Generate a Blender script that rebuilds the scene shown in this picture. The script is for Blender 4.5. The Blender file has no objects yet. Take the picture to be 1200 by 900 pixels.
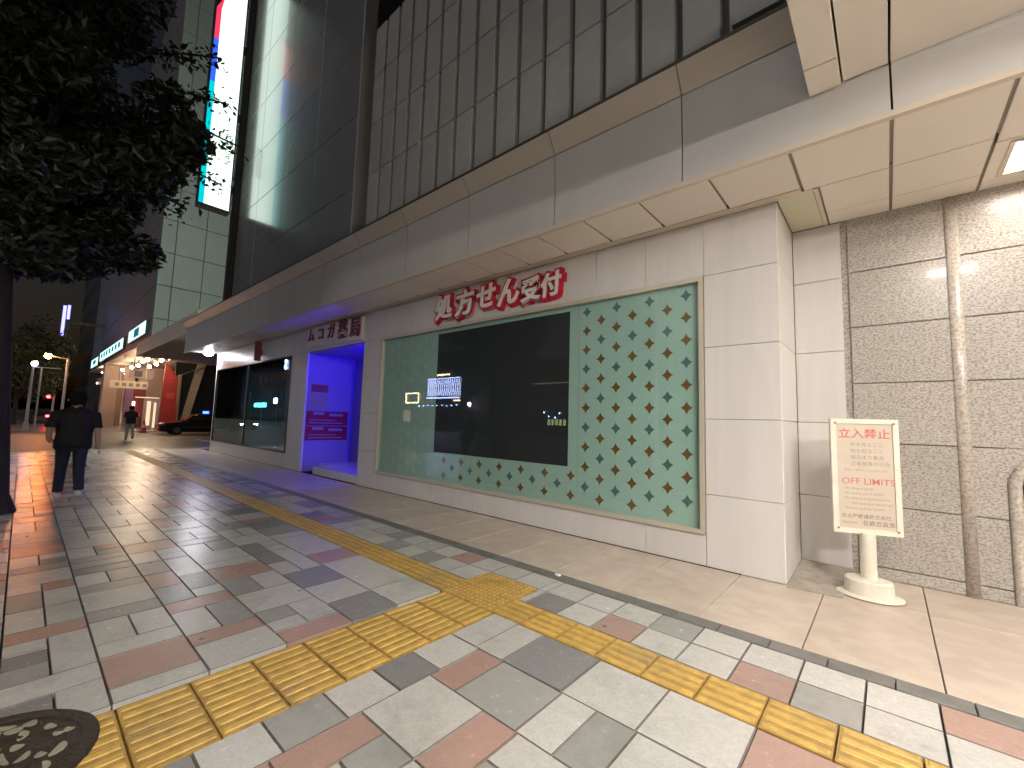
import bpy, bmesh, math, random
from math import radians, sin, cos, pi
from mathutils import Vector, Matrix
random.seed(7)
S = bpy.context.scene
COL = S.collection

# ------------------------------------------------------------------ camera
F_PX, YAW, PITCH, ROLL = 501.3, 0.72093, 0.087415, 0.029244
_f = Vector((-sin(YAW)*cos(PITCH), cos(YAW)*cos(PITCH), sin(PITCH)))
_r = Vector((cos(YAW), sin(YAW), 0)); _u = _r.cross(_f)
r2 = cos(ROLL)*_r + sin(ROLL)*_u; u2 = -sin(ROLL)*_r + cos(ROLL)*_u
cd = bpy.data.cameras.new('camera'); cam = bpy.data.objects.new('camera', cd); COL.objects.link(cam)
cd.sensor_width = 36; cd.lens = F_PX/1200*36; cd.clip_start = 0.05; cd.clip_end = 1500
cam.matrix_world = Matrix(((r2.x, u2.x, -_f.x, 0), (r2.y, u2.y, -_f.y, 0), (r2.z, u2.z, -_f.z, 1.5), (0, 0, 0, 1)))
S.camera = cam
# ------------------------------------------------------------------ sky, city glow, exposure
W = bpy.data.worlds.new('World'); S.world = W; W.use_nodes = True
wn = W.node_tree; bg = wn.nodes['Background']
sky = wn.nodes.new('ShaderNodeTexSky'); sky.sky_type = 'NISHITA'; sky.sun_disc = False
SUN_EL, SUN_ROT = radians(-3.2), radians(170)
sky.sun_elevation = SUN_EL; sky.sun_rotation = SUN_ROT
wn.links.new(sky.outputs[0], bg.inputs[0]); bg.inputs[1].default_value = 0.12
ld = bpy.data.lights.new('night_skyglow', 'SUN'); ld.energy = 0.115; ld.angle = radians(70); ld.color = (1.0, .95, .89)  # wide soft sun added as ambient city glow from the street side
lo = bpy.data.objects.new('night_skyglow', ld); COL.objects.link(lo); lo.rotation_euler = (radians(60), 0, radians(10))
S.view_settings.view_transform = 'Standard'; S.view_settings.look = 'None'
S.view_settings.exposure = 1.62; S.view_settings.gamma = 1
S.cycles.use_denoising = True
S.cycles.max_bounces = 8; S.cycles.diffuse_bounces = 4; S.cycles.glossy_bounces = 4; S.cycles.sample_clamp_indirect = 6

# ------------------------------------------------------------------ materials
MATS = {}
def mat(name, col, rough=.5, metal=0., var=0., vscale=6., bump=0., bscale=60., coat=0., spec=.5, emit=None, es=0., stretch=None, rvar=0.,
        speck=None, sscale=120., samt=.3, objvar=0., dist=.6, spots=0.):
    m = bpy.data.materials.new(name); m.use_nodes = True; MATS[name] = m
    nt = m.node_tree; b = nt.nodes['Principled BSDF']; L = nt.links
    b.inputs['Base Color'].default_value = (*col, 1); b.inputs['Roughness'].default_value = rough
    b.inputs['Metallic'].default_value = metal; b.inputs['Coat Weight'].default_value = coat
    b.inputs['Coat Roughness'].default_value = .06; b.inputs['Specular IOR Level'].default_value = spec
    if emit:
        b.inputs['Emission Color'].default_value = (*emit, 1); b.inputs['Emission Strength'].default_value = es
    if not (var or bump or speck or objvar or rvar): return m
    geo = nt.nodes.new('ShaderNodeNewGeometry'); vec = geo.outputs['Position']
    if stretch:
        mp = nt.nodes.new('ShaderNodeMapping'); mp.inputs['Scale'].default_value = stretch
        L.new(vec, mp.inputs['Vector']); vec = mp.outputs[0]
    c = None
    def mix(a, fac, colB, blend='MIX'):
        x = nt.nodes.new('ShaderNodeMix'); x.data_type = 'RGBA'; x.blend_type = blend
        if a is None: x.inputs[6].default_value = (*col, 1)
        else: L.new(a, x.inputs[6])
        if isinstance(colB, tuple): x.inputs[7].default_value = (*colB, 1)
        else: L.new(colB, x.inputs[7])
        if isinstance(fac, float): x.inputs[0].default_value = fac
        else: L.new(fac, x.inputs[0])
        return x.outputs[2]
    if var:
        n = nt.nodes.new('ShaderNodeTexNoise'); n.inputs['Scale'].default_value = vscale; n.inputs['Detail'].default_value = 6
        n.inputs['Roughness'].default_value = .65; n.inputs['Distortion'].default_value = dist
        L.new(vec, n.inputs['Vector'])
        mr = nt.nodes.new('ShaderNodeMapRange'); mr.inputs[1].default_value = .3; mr.inputs[2].default_value = .7
        mr.inputs[3].default_value = 1-var; mr.inputs[4].default_value = 1+var*.5
        L.new(n.outputs['Fac'], mr.inputs[0])
        cmb = nt.nodes.new('ShaderNodeCombineColor')
        for i in range(3): L.new(mr.outputs[0], cmb.inputs[i])
        c = mix(c, 1., cmb.outputs[0], 'MULTIPLY')
        if rvar:
            m2 = nt.nodes.new('ShaderNodeMapRange'); m2.inputs[1].default_value = .3; m2.inputs[2].default_value = .7
            m2.inputs[3].default_value = rough-rvar; m2.inputs[4].default_value = rough+rvar
            L.new(n.outputs['Fac'], m2.inputs[0]); L.new(m2.outputs[0], b.inputs['Roughness'])
    if speck:
        v = nt.nodes.new('ShaderNodeTexNoise'); v.inputs['Scale'].default_value = sscale; v.inputs['Detail'].default_value = 3
        L.new(vec, v.inputs['Vector'])
        r = nt.nodes.new('ShaderNodeMapRange'); r.inputs[1].default_value = .47; r.inputs[2].default_value = .60
        r.inputs[3].default_value = 0; r.inputs[4].default_value = samt
        L.new(v.outputs['Fac'], r.inputs[0]); c = mix(c, r.outputs[0], speck)
    if spots:
        v = nt.nodes.new('ShaderNodeTexVoronoi'); v.inputs['Scale'].default_value = 2.6; L.new(vec, v.inputs['Vector'])
        r = nt.nodes.new('ShaderNodeMapRange'); r.inputs[1].default_value = .035; r.inputs[2].default_value = .055; r.inputs[3].default_value = spots; r.inputs[4].default_value = 0
        L.new(v.outputs['Distance'], r.inputs[0]); c = mix(c, r.outputs[0], (.07, .065, .06))
        n2 = nt.nodes.new('ShaderNodeTexNoise'); n2.inputs['Scale'].default_value = 1.3; n2.inputs['Detail'].default_value = 7; n2.inputs['Roughness'].default_value = .7; L.new(vec, n2.inputs['Vector'])
        r2_ = nt.nodes.new('ShaderNodeMapRange'); r2_.inputs[1].default_value = .52; r2_.inputs[2].default_value = .72; r2_.inputs[3].default_value = 0; r2_.inputs[4].default_value = .42
        L.new(n2.outputs['Fac'], r2_.inputs[0]); c = mix(c, r2_.outputs[0], (.16, .15, .135))
    if objvar:
        oi = nt.nodes.new('ShaderNodeObjectInfo'); mr = nt.nodes.new('ShaderNodeMapRange')
        mr.inputs[3].default_value = 1-objvar; mr.inputs[4].default_value = 1+objvar
        L.new(oi.outputs['Random'], mr.inputs[0])
        cmb = nt.nodes.new('ShaderNodeCombineColor')
        for i in range(3): L.new(mr.outputs[0], cmb.inputs[i])
        c = mix(c, 1., cmb.outputs[0], 'MULTIPLY')
    if c is not None: L.new(c, b.inputs['Base Color'])
    if bump:
        n = nt.nodes.new('ShaderNodeTexNoise'); n.inputs['Scale'].default_value = bscale; n.inputs['Detail'].default_value = 4
        L.new(vec, n.inputs['Vector'])
        bp = nt.nodes.new('ShaderNodeBump'); bp.inputs['Strength'].default_value = bump; bp.inputs['Distance'].default_value = .01
        L.new(n.outputs['Fac'], bp.inputs['Height']); L.new(bp.outputs[0], b.inputs['Normal'])
    return m

def lamp_mat(name, col, s):
    m = bpy.data.materials.new(name); m.use_nodes = True; nt = m.node_tree; nt.nodes.clear()
    e = nt.nodes.new('ShaderNodeEmission'); e.inputs[0].default_value = (*col, 1); e.inputs[1].default_value = s
    o = nt.nodes.new('ShaderNodeOutputMaterial'); nt.links.new(e.outputs[0], o.inputs[0]); MATS[name] = m; return m

def glass_mat(name, tint, rough=.0, base=.05):
    m = bpy.data.materials.new(name); m.use_nodes = True; nt = m.node_tree; nt.nodes.clear()
    t = nt.nodes.new('ShaderNodeBsdfTransparent'); t.inputs[0].default_value = (*tint, 1)
    g = nt.nodes.new('ShaderNodeBsdfGlossy'); g.inputs['Roughness'].default_value = rough
    ge = nt.nodes.new('ShaderNodeNewGeometry'); dt = nt.nodes.new('ShaderNodeVectorMath'); dt.operation = 'DOT_PRODUCT'
    nt.links.new(ge.outputs['Incoming'], dt.inputs[0]); nt.links.new(ge.outputs['Normal'], dt.inputs[1])
    def mth(op, a, b=0.):
        n = nt.nodes.new('ShaderNodeMath'); n.operation = op
        for i, v in enumerate((a, b)):
            if isinstance(v, float): n.inputs[i].default_value = v
            else: nt.links.new(v, n.inputs[i])
        return n.outputs[0]
    f = mth('ADD', mth('MULTIPLY', mth('POWER', mth('SUBTRACT', 1., mth('ABSOLUTE', dt.outputs['Value'])), 5.), 1-base), base)   # Schlick, alike on both faces
    x = nt.nodes.new('ShaderNodeMixShader'); o = nt.nodes.new('ShaderNodeOutputMaterial')
    nt.links.new(f, x.inputs[0]); nt.links.new(t.outputs[0], x.inputs[1]); nt.links.new(g.outputs[0], x.inputs[2])
    nt.links.new(x.outputs[0], o.inputs[0]); MATS[name] = m; return m

WARM = (1.0, .80, .58)
mat('joint', (.035, .032, .03), .8)
mat('joint_dirt', (.11, .10, .09), .6, var=.5, vscale=12)
PV = dict(rough=.25, var=.09, vscale=16., dist=0., bump=.22, bscale=38., rvar=.03, objvar=.07, spots=.8)
mat('stone_light', (.50, .49, .46), speck=(.34, .33, .31), sscale=55, samt=.25, **PV)
mat('stone_grey', (.31, .305, .29), speck=(.33, .32, .31), sscale=140, samt=.4, **PV)
mat('stone_dark', (.255, .25, .25), speck=(.14, .14, .14), sscale=140, samt=.4, **PV)
mat('stone_red', (.40, .27, .225), speck=(.33, .18, .15), sscale=140, samt=.4, **PV)
mat('tactile_groove', (.45, .28, .07), .5, var=.25, vscale=9, bump=.2, bscale=90, objvar=.06, speck=(.2, .13, .05), sscale=16, samt=.4, spots=.7)  # darker than the ridges: groove shade put into the colour, with settled dirt
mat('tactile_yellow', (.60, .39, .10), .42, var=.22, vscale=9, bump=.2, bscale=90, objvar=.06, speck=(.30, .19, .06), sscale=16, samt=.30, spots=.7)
mat('kerb_grey', (.17, .165, .155), .45, var=.2, vscale=8, bump=.2, objvar=.08)
mat('apron_beige', (.52, .435, .36), .34, var=.14, vscale=2.2, bump=.06, bscale=20, objvar=.04, speck=(.64, .56, .47), sscale=5, samt=.35)
mat('asphalt', (.055, .052, .05), .55, var=.25, vscale=4, bump=.4, bscale=120)
mat('driveway_asphalt', (.13, .11, .085), .45, var=.2, vscale=2, bump=.3, bscale=90)
mat('cladding_white', (.66, .635, .61), .30, var=.07, vscale=1.3, stretch=(3, 3, .35), objvar=.03, bump=.015, bscale=3)
mat('soffit_cream', (.74, .68, .60), .42, var=.03, vscale=1.2, objvar=.015)
mat('soffit_green', (.60, .58, .42), .42, var=.03, vscale=1.2)
mat('joint_brown', (.22, .185, .15), .6)
mat('trim_cream', (.62, .53, .43), .4, var=.05)
mat('fascia_grey', (.57, .55, .52), .30, var=.05, vscale=1.5, objvar=.02, bump=.02, bscale=4)
mat('coping_beige', (.56, .50, .43), .35, var=.05, vscale=2, objvar=.02)
mat('slat_grey', (.45, .44, .42), .34, var=.10, vscale=3, objvar=.05, bump=.03, bscale=8)
mat('dark_gap', (.03, .028, .026), .6)
mat('slat_gap', (.15, .14, .13), .6)
mat('dark_metal', (.07, .065, .06), .35, metal=.3)
mat('gloss_dark', (.42, .40, .375), .20, metal=.48, coat=.5, var=.08, vscale=.8, objvar=.05)
mat('granite', (.47, .435, .39), .28, var=.16, vscale=26, coat=.10, speck=(.20, .18, .16), sscale=62, samt=.8, stretch=(.75, 1, 1.25), objvar=.05)
mat('granite_light', (.52, .475, .42), .3, var=.2, vscale=16, coat=.2, speck=(.25, .195, .15), sscale=42, samt=.6)
mat('concrete', (.36, .32, .27), .7, var=.3, vscale=9, bump=.3, bscale=50)
mat('mint', (.40, .59, .52), .4, var=.03, vscale=2)
mat('screen_black', (.030, .032, .033), .5)
mat('star_brown', (.20, .105, .028), .4)
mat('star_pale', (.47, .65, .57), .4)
mat('star_teal', (.085, .185, .175), .4)
mat('window_frame', (.60, .54, .44), .32, metal=.2, var=.05)
mat('letter_white', (.80, .77, .74), .35)
mat('letter_red', (.55, .02, .05), .38)
mat('sign_dark_red', (.16, .02, .03), .45)
mat('sign_cream', (.58, .50, .40), .42, var=.06, vscale=5)
mat('sign_cream_frame', (.74, .69, .58), .4, var=.1, vscale=8, bump=.1)
mat('print_red', (.58, .17, .14), .5)
mat('print_grey', (.30, .25, .20), .5)
mat('print_pale', (.55, .47, .38), .5)
mat('rust', (.30, .14, .06), .7)
mat('recess_wall', (.25, .21, .42), .4, var=.04)  # violet of the lamp glow put into the wall colour
mat('poster_paper', (.32, .26, .28), .5, var=.2, vscale=9)
mat('poster_red', (.26, .012, .03), .5)
mat('film_frost', (.34, .40, .36), .5)
mat('store_dark', (.012, .016, .017), .3)
glass_mat('window_glass', (.96, .98, .97))
glass_mat('store_glass', (.90, .93, .92), base=.07)
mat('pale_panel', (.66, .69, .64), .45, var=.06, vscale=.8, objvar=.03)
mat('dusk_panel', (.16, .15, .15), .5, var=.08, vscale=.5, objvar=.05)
mat('far_facade', (.05, .05, .055), .7, var=.2, vscale=.3)
mat('far_soffit', (.55, .47, .38), .6, var=.05)
mat('pink_wall', (.60, .47, .39), .55, var=.08, vscale=1)
mat('tan_wall', (.42, .30, .20), .6, var=.1)
mat('red_cloth', (.36, .03, .03), .55, var=.2, vscale=1.3)
mat('maroon', (.25, .05, .05), .5)
mat('purple_wrap', (.26, .17, .30), .5, var=.2, vscale=2)
mat('cream_board', (.75, .66, .50), .5)
mat('mauve_board', (.42, .36, .40), .5)
mat('car_black', (.012, .013, .012), .12, coat=1.)
mat('car_glass', (.03, .035, .035), .05, spec=.8)
mat('chrome', (.6, .6, .6), .2, metal=1.)
mat('tyre', (.02, .02, .02), .8)
mat('plate_white', (.7, .7, .66), .5)
mat('cone_red', (.55, .06, .03), .5)
mat('skin', (.42, .27, .20), .55)
mat('hair', (.010, .008, .007), .95, spec=.15, bump=.8, bscale=60)
mat('shirt_black', (.006, .005, .007), .8, var=.3, vscale=20, bump=.3, bscale=14)
mat('jeans', (.012, .016, .034), .8, var=.3, vscale=20, bump=.3, bscale=14)
mat('shoe_pale', (.50, .46, .44), .6)
mat('jeans_pale', (.26, .25, .21), .8)
mat('bark', (.022, .018, .014), .85, var=.35, vscale=9, bump=.9, bscale=18, stretch=(1, 1, .3))
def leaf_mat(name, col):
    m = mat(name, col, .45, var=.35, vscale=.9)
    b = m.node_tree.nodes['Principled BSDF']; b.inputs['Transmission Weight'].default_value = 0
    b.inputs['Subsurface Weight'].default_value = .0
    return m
leaf_mat('leaf', (.014, .021, .008)); leaf_mat('leaf_lamplit', (.055, .065, .018))  # roadside leaves lighter and yellower, lamplight put into their colour
mat('pole_grey', (.35, .36, .37), .4, metal=.4)
mat('pole_white', (.30, .31, .34), .45)
mat('manhole_iron', (.06, .048, .036), .42, metal=.4, var=.35, vscale=14, bump=.4, bscale=70)
mat('manhole_cream', (.34, .305, .23), .5, var=.3, vscale=14, bump=.2)
mat('paper', (.85, .85, .85), .6)
mat('cabinet', (.16, .17, .17), .5, var=.15)
lamp_mat('lamp_white', (1.0, .91, .81), 10.0)
lamp_mat('lamp_canopy_fill', (1.0, .93, .85), 48.0)
lamp_mat('lamp_violet', (.03, .0, 1.0), 80.0)
lamp_mat('lamp_flood', (.95, .93, 1.0), 120.0)
lamp_mat('lamp_street', (1.0, .90, .78), 60.0)
lamp_mat('lamp_orange', (1.0, .30, .025), 120.0)
lamp_mat('lamp_mixed', (.75, .72, 1.0), 22.0)
lamp_mat('lamp_kerb_fill', (1.0, .93, .86), 320.0)
lamp_mat('lamp_red', (1.0, .03, .04), 10.0)
lamp_mat('lamp_blue', (.02, .05, 1.0), 6.0)
lamp_mat('lamp_head', (1.0, .72, .45), 60.0)
lamp_mat('bulb_warm', (1.0, .74, .50), 38.0)
lamp_mat('sign_light', (.80, 1.0, .88), .55)
lamp_mat('sign_light_back', (.80, 1.0, .88), 8.0)  # unseen back face, boosted well above the front to brighten the corner building
lamp_mat('sign_red', (.9, .05, .12), .38)
lamp_mat('sign_blue', (.03, .12, .9), .45)
lamp_mat('sign_teal', (.0, .55, .62), .42)
lamp_mat('lightbox', (.62, 1.0, .95), .5)
lamp_mat('lightbox_ink', (.02, .15, .22), .3)
lamp_mat('far_blue_sign', (.25, .25, 1.0), 1.2)
lamp_mat('screen_lit', (.45, .55, 1.0), 6.0)
lamp_mat('neon_cream', (1.0, .75, .42), 7.0)
lamp_mat('neon_cyan', (.05, .65, 1.0), 9.0)
lamp_mat('neon_blue', (.35, .55, 1.0), 12.0)
lamp_mat('shop_glow', (1.0, .78, .55), 1.8)
lamp_mat('shop_glow_dim', (1.0, .66, .40), .4)
lamp_mat('win_green', (.55, .75, .3), 1.2)

# ------------------------------------------------------------------ mesh helpers
class MB:
    def __init__(s): s.v = []; s.f = []; s.mi = []; s.m = 0
    def poly(s, pts, mi=None):
        n = len(s.v); s.v += [tuple(p) for p in pts]; s.f.append(tuple(range(n, n+len(pts)))); s.mi.append(s.m if mi is None else mi)
    def hexa(s, P):       # 8 points: bottom 4 (ccw from above), top 4
        n = len(s.v); s.v += [tuple(p) for p in P]
        for q in ((3, 2, 1, 0), (4, 5, 6, 7), (0, 1, 5, 4), (1, 2, 6, 5), (2, 3, 7, 6), (3, 0, 4, 7)):
            s.f.append(tuple(n+i for i in q)); s.mi.append(s.m)
        return s
    def box(s, x0, x1, y0, y1, z0, z1):
        x0, x1 = min(x0, x1), max(x0, x1); y0, y1 = min(y0, y1), max(y0, y1); z0, z1 = min(z0, z1), max(z0, z1)
        return s.hexa([(x0, y0, z0), (x1, y0, z0), (x1, y1, z0), (x0, y1, z0), (x0, y0, z1), (x1, y0, z1), (x1, y1, z1), (x0, y1, z1)])
    def prism(s, prof, axis, a, b):   # prof: 2D ccw points; axis 'x': prof=(y,z); 'y': (x,z); 'z': (x,y)
        def P(u, w, t): return (t, u, w) if axis == 'x' else ((u, t, w) if axis == 'y' else (u, w, t))
        n = len(s.v); k = len(prof)
        s.v += [P(*q, a) for q in prof] + [P(*q, b) for q in prof]
        s.f.append(tuple(n+i for i in range(k))[::-1]); s.f.append(tuple(n+k+i for i in range(k))); s.mi += [s.m]*2
        for i in range(k):
            j = (i+1) % k; s.f.append((n+i, n+j, n+k+j, n+k+i)); s.mi.append(s.m)
        return s
    def tube(s, p0, p1, r0, r1=None, n=8, cap=True):
        r1 = r0 if r1 is None else r1; p0 = Vector(p0); p1 = Vector(p1); d = (p1-p0).normalized()
        a = d.orthogonal().normalized(); b = d.cross(a); k = len(s.v)
        for p, r in ((p0, r0), (p1, r1)):
            for i in range(n):
                t = 2*pi*i/n; s.v.append(tuple(p+r*(cos(t)*a+sin(t)*b)))
        for i in range(n):
            j = (i+1) % n; s.f.append((k+i, k+j, k+n+j, k+n+i)); s.mi.append(s.m)
        if cap:
            s.f.append(tuple(k+i for i in range(n))[::-1]); s.f.append(tuple(k+n+i for i in range(n))); s.mi += [s.m]*2
        return s
    def lathe(s, prof, c=(0, 0, 0), n=20, sx=1., sy=1.):
        k = len(s.v); c = Vector(c)
        for r, z in prof:
            for i in range(n):
                t = 2*pi*i/n; s.v.append((c.x+r*cos(t)*sx, c.y+r*sin(t)*sy, c.z+z))
        for q in range(len(prof)-1):
            for i in range(n):
                j = (i+1) % n; s.f.append((k+q*n+i, k+q*n+j, k+(q+1)*n+j, k+(q+1)*n+i)); s.mi.append(s.m)
        s.f.append(tuple(k+i for i in range(n))[::-1]); s.f.append(tuple(k+(len(prof)-1)*n+i for i in range(n))); s.mi += [s.m]*2
        return s
    def ball(s, c, r, n=8, m=5, sz=1.):
        prof = [(r*sin(pi*i/m) if 0 < i < m else r*.02, -r*sz*cos(pi*i/m)) for i in range(m+1)]
        return s.lathe(prof, c, n)
    def mesh(s, name, mats, off=(0, 0, 0), smooth=False):
        me = bpy.data.meshes.new(name); o = Vector(off)
        me.from_pydata([tuple(Vector(v)-o) for v in s.v], [], s.f)
        for m in (mats if isinstance(mats, (list, tuple)) else [mats]): me.materials.append(MATS[m])
        me.polygons.foreach_set('material_index', s.mi)
        if smooth: me.polygons.foreach_set('use_smooth', [True]*len(me.polygons))
        me.update(); return me
    def build(s, name, mats, parent=None, loc=None, smooth=False, label=None):
        base = Vector(parent['wloc']) if parent is not None else Vector((0, 0, 0))
        loc = Vector(loc) if loc is not None else (base if parent is not None else Vector((0, 0, 0)))
        o = bpy.data.objects.new(name, s.mesh(name, mats, loc, smooth)); COL.objects.link(o)
        if parent is not None: o.parent = parent
        o.location = loc-base; o['wloc'] = tuple(loc)
        if label: o['label'] = label
        return o
def inst(name, me, wloc, parent=None, rz=0):
    o = bpy.data.objects.new(name, me); COL.objects.link(o)
    base = Vector(parent['wloc']) if parent is not None else Vector((0, 0, 0))
    if parent is not None: o.parent = parent
    o.location = Vector(wloc)-base; o.rotation_euler.z = rz; o['wloc'] = tuple(wloc); return o
def tag(o, label=None, cat=None, group=None, kind=None):
    if label: o['label'] = label
    if cat: o['category'] = cat
    if group: o['group'] = group
    if kind: o['kind'] = kind
    return o
def thing(name, label, cat, loc=(0, 0, 0), group=None, kind=None):
    o = bpy.data.objects.new(name, None); COL.objects.link(o); o.location = loc; o['wloc'] = tuple(loc)
    o.empty_display_size = .2
    return tag(o, label, cat, group, kind)
def box(name, m, parent, *b, label=None): return MB().box(*b).build(name, m, parent, label=label)
def panel(name, m, parent, x0, x1, y0, y1, z0, z1, face='-y', bev=.004, label=None):
    """a cladding panel with a chamfered face, so each joint catches light on its arris"""
    q = MB()
    if face == '-y':
        q.hexa([(x0, y0+bev, z0), (x1, y0+bev, z0), (x1, y1, z0), (x0, y1, z0), (x0, y0+bev, z1), (x1, y0+bev, z1), (x1, y1, z1), (x0, y1, z1)])
        A = [(x0+bev, y0, z0+bev), (x1-bev, y0, z0+bev), (x1-bev, y0, z1-bev), (x0+bev, y0, z1-bev)]
        B = [(x0, y0+bev, z0), (x1, y0+bev, z0), (x1, y0+bev, z1), (x0, y0+bev, z1)]
    elif face == '+x':
        q.hexa([(x0, y0, z0), (x1-bev, y0, z0), (x1-bev, y1, z0), (x0, y1, z0), (x0, y0, z1), (x1-bev, y0, z1), (x1-bev, y1, z1), (x0, y1, z1)])
        A = [(x1, y0+bev, z0+bev), (x1, y1-bev, z0+bev), (x1, y1-bev, z1-bev), (x1, y0+bev, z1-bev)]
        B = [(x1-bev, y0, z0), (x1-bev, y1, z0), (x1-bev, y1, z1), (x1-bev, y0, z1)]
    elif face == '-z':
        q.hexa([(x0, y0, z0+bev), (x1, y0, z0+bev), (x1, y1, z0+bev), (x0, y1, z0+bev), (x0, y0, z1), (x1, y0, z1), (x1, y1, z1), (x0, y1, z1)])
        A = [(x0+bev, y1-bev, z0), (x1-bev, y1-bev, z0), (x1-bev, y0+bev, z0), (x0+bev, y0+bev, z0)]
        B = [(x0, y1, z0+bev), (x1, y1, z0+bev), (x1, y0, z0+bev), (x0, y0, z0+bev)]
    # drop the covered front face of the box and lay the chamfered one on it
    drop = {'-y': 2, '+x': 3, '-z': 0}[face]
    del q.f[drop]; del q.mi[drop]
    q.poly(A)
    for i in range(4):
        j = (i+1) % 4; q.poly([B[i], B[j], A[j], A[i]])
    return q.build(name, m, parent, label=label)
def text(name, body, size, m, parent, org, xd=(1, 0, 0), zd=(0, 0, 1), ext=.0, off=0., sx=1., align='CENTER', label=None, shear=0.):
    c = bpy.data.curves.new(name, 'FONT'); c.body = body; c.size = size; c.extrude = ext; c.offset = off
    c.align_x = align; c.align_y = 'CENTER'; c.resolution_u = 3; c.shear = shear
    o = bpy.data.objects.new(name, c); COL.objects.link(o)
    dg = bpy.context.evaluated_depsgraph_get(); me = bpy.data.meshes.new_from_object(o.evaluated_get(dg))
    bpy.data.objects.remove(o); bpy.data.curves.remove(c)
    X = Vector(xd).normalized(); Z = Vector(zd).normalized(); N = X.cross(Z)
    base = Vector(parent['wloc']) if parent is not None else Vector((0, 0, 0))
    for v in me.vertices: v.co = Vector(org)+X*v.co.x*sx+Z*v.co.y+N*v.co.z-base
    me.materials.clear(); me.materials.append(MATS[m])
    for p in me.polygons: p.material_index = 0
    ob = bpy.data.objects.new(name, me); COL.objects.link(ob)
    if parent is not None: ob.parent = parent
    ob['wloc'] = tuple(base)
    if label: ob['label'] = label
    return ob
def skin(name, m, parent, pts, edges, sub=2, loc=(0, 0, 0), rz=0.):
    """one continuous limb-and-trunk surface grown over joints; pts: (x,y,z,r[,r2])"""
    me = bpy.data.meshes.new(name); me.from_pydata([p[:3] for p in pts], edges, [])
    o = bpy.data.objects.new(name, me); COL.objects.link(o)
    o.modifiers.new('s', 'SKIN'); 
    for i, sv in enumerate(me.skin_vertices[0].data):
        p = pts[i]; sv.radius = (p[3], p[4] if len(p) > 4 else p[3]); sv.use_root = (i == 0)
    sd = o.modifiers.new('d', 'SUBSURF'); sd.levels = sub; sd.render_levels = sub
    dg = bpy.context.evaluated_depsgraph_get(); dg.update()
    m2 = bpy.data.meshes.new_from_object(o.evaluated_get(dg)); bpy.data.objects.remove(o)
    m2.materials.clear(); m2.materials.append(MATS[m]); m2.polygons.foreach_set('use_smooth', [True]*len(m2.polygons))
    for p in m2.polygons: p.material_index = 0
    R = Matrix.Rotation(rz, 4, 'Z'); base = Vector(parent['wloc'])
    for v in m2.vertices: v.co = R @ v.co + Vector(loc) - base
    ob = bpy.data.objects.new(name, m2); COL.objects.link(ob); ob.parent = parent; ob['wloc'] = tuple(base); return ob

# ------------------------------------------------------------------ ground, road, sidewalk
tag(MB().box(-600, 200, -300, 300, -.4, -.18).build('ground', 'asphalt'), kind='structure')
tag(MB().box(-300, 60, -22, -2.35, -.17, -.13).build('road', 'asphalt'), kind='structure')
tag(MB().box(-41.5, -21.75, -2.35, 30, -.17, -.035).build('driveway', 'driveway_asphalt'), kind='structure')
tag(MB().box(-300, -41.5, -2.35, 40, -.17, -.005).build('far_pavement', 'stone_dark'), kind='structure')
tag(MB().box(-21.75, 8, -2.55, -2.35, -.17, -.002).build('road_kerb', 'kerb_grey'), kind='structure')
mk = MB()
mk.box(-22.45, -21.75, 1.2, 5.9, -.034, -.006); tag(mk.build('driveway_kerb', 'stone_light'), kind='structure')
mk = MB(); mk.box(-31.5, -30.9, 4.4, 6.2, -.034, -.028); mk.box(-29.5, -25.5, 6.6, 6.8, -.034, -.028)
tag(mk.build('driveway_marking', 'plate_white'), kind='structure')
side = tag(MB().box(-21.75, 8, -2.35, 7.6, -.17, -.03).build('sidewalk', 'joint'), kind='structure')
side['wloc'] = (0, 0, 0)
TH = .03; JO = .0035
stones = []       # (x0,x1,y0,y1,material)
LZ = dict(W='stone_light', G='stone_grey', D='stone_dark', R='stone_red')
U = .2145; X0 = -3.03
bands = [(.04, .43), (.43, .85), (.85, 1.28), (1.28, 1.74), (1.74, 2.13), (2.13, 2.57)]
def cells(b, lst):
    for c, x1, x0, ya, yb in lst:
        y0, y1 = bands[b]; h = y1-y0
        stones.append((x0, x1, y0+h*ya, y0+h*yb, LZ[c]))
cells(5, [('W', -3.03, -3.46, 0, 1), ('W', -3.46, -4.38, 0, 1), ('R', -4.38, -4.76, 0, 1), ('W', -4.76, -5.62, 0, 1)])
cells(4, [('D', -3.03, -3.44, 0, 1), ('W', -3.44, -3.88, 0, 1), ('D', -3.88, -4.34, 0, 1), ('W', -4.34, -4.74, 0, .5), ('W', -4.34, -5.17, .5, 1), ('D', -4.74, -5.17, 0, .5)])
cells(3, [('R', -3.03, -3.24, 0, 1), ('W', -3.24, -3.65, .5, 1), ('W', -3.24, -3.42, 0, .5), ('G', -3.42, -3.65, 0, .5), ('W', -3.65, -4.10, 0, 1), ('W', -4.10, -4.53, .5, 1),
          ('G', -4.10, -4.53, 0, .5), ('R', -4.53, -4.94, 0, 1), ('W', -4.94, -5.15, 0, 1)])
cells(2, [('W', -3.03, -3.40, 0, 1), ('R', -3.40, -3.59, 0, 1), ('W', -3.59, -4.06, 0, .5), ('G', -3.59, -4.06, .5, 1), ('R', -4.06, -4.29, 0, 1), ('W', -4.29, -4.5, .5, 1),
          ('G', -4.29, -4.72, 0, .5), ('G', -4.5, -4.93, .5, 1), ('R', -4.72, -5.15, 0, .5), ('W', -4.93, -5.58, .5, 1), ('G', -5.15, -5.58, 0, .5)])
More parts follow.
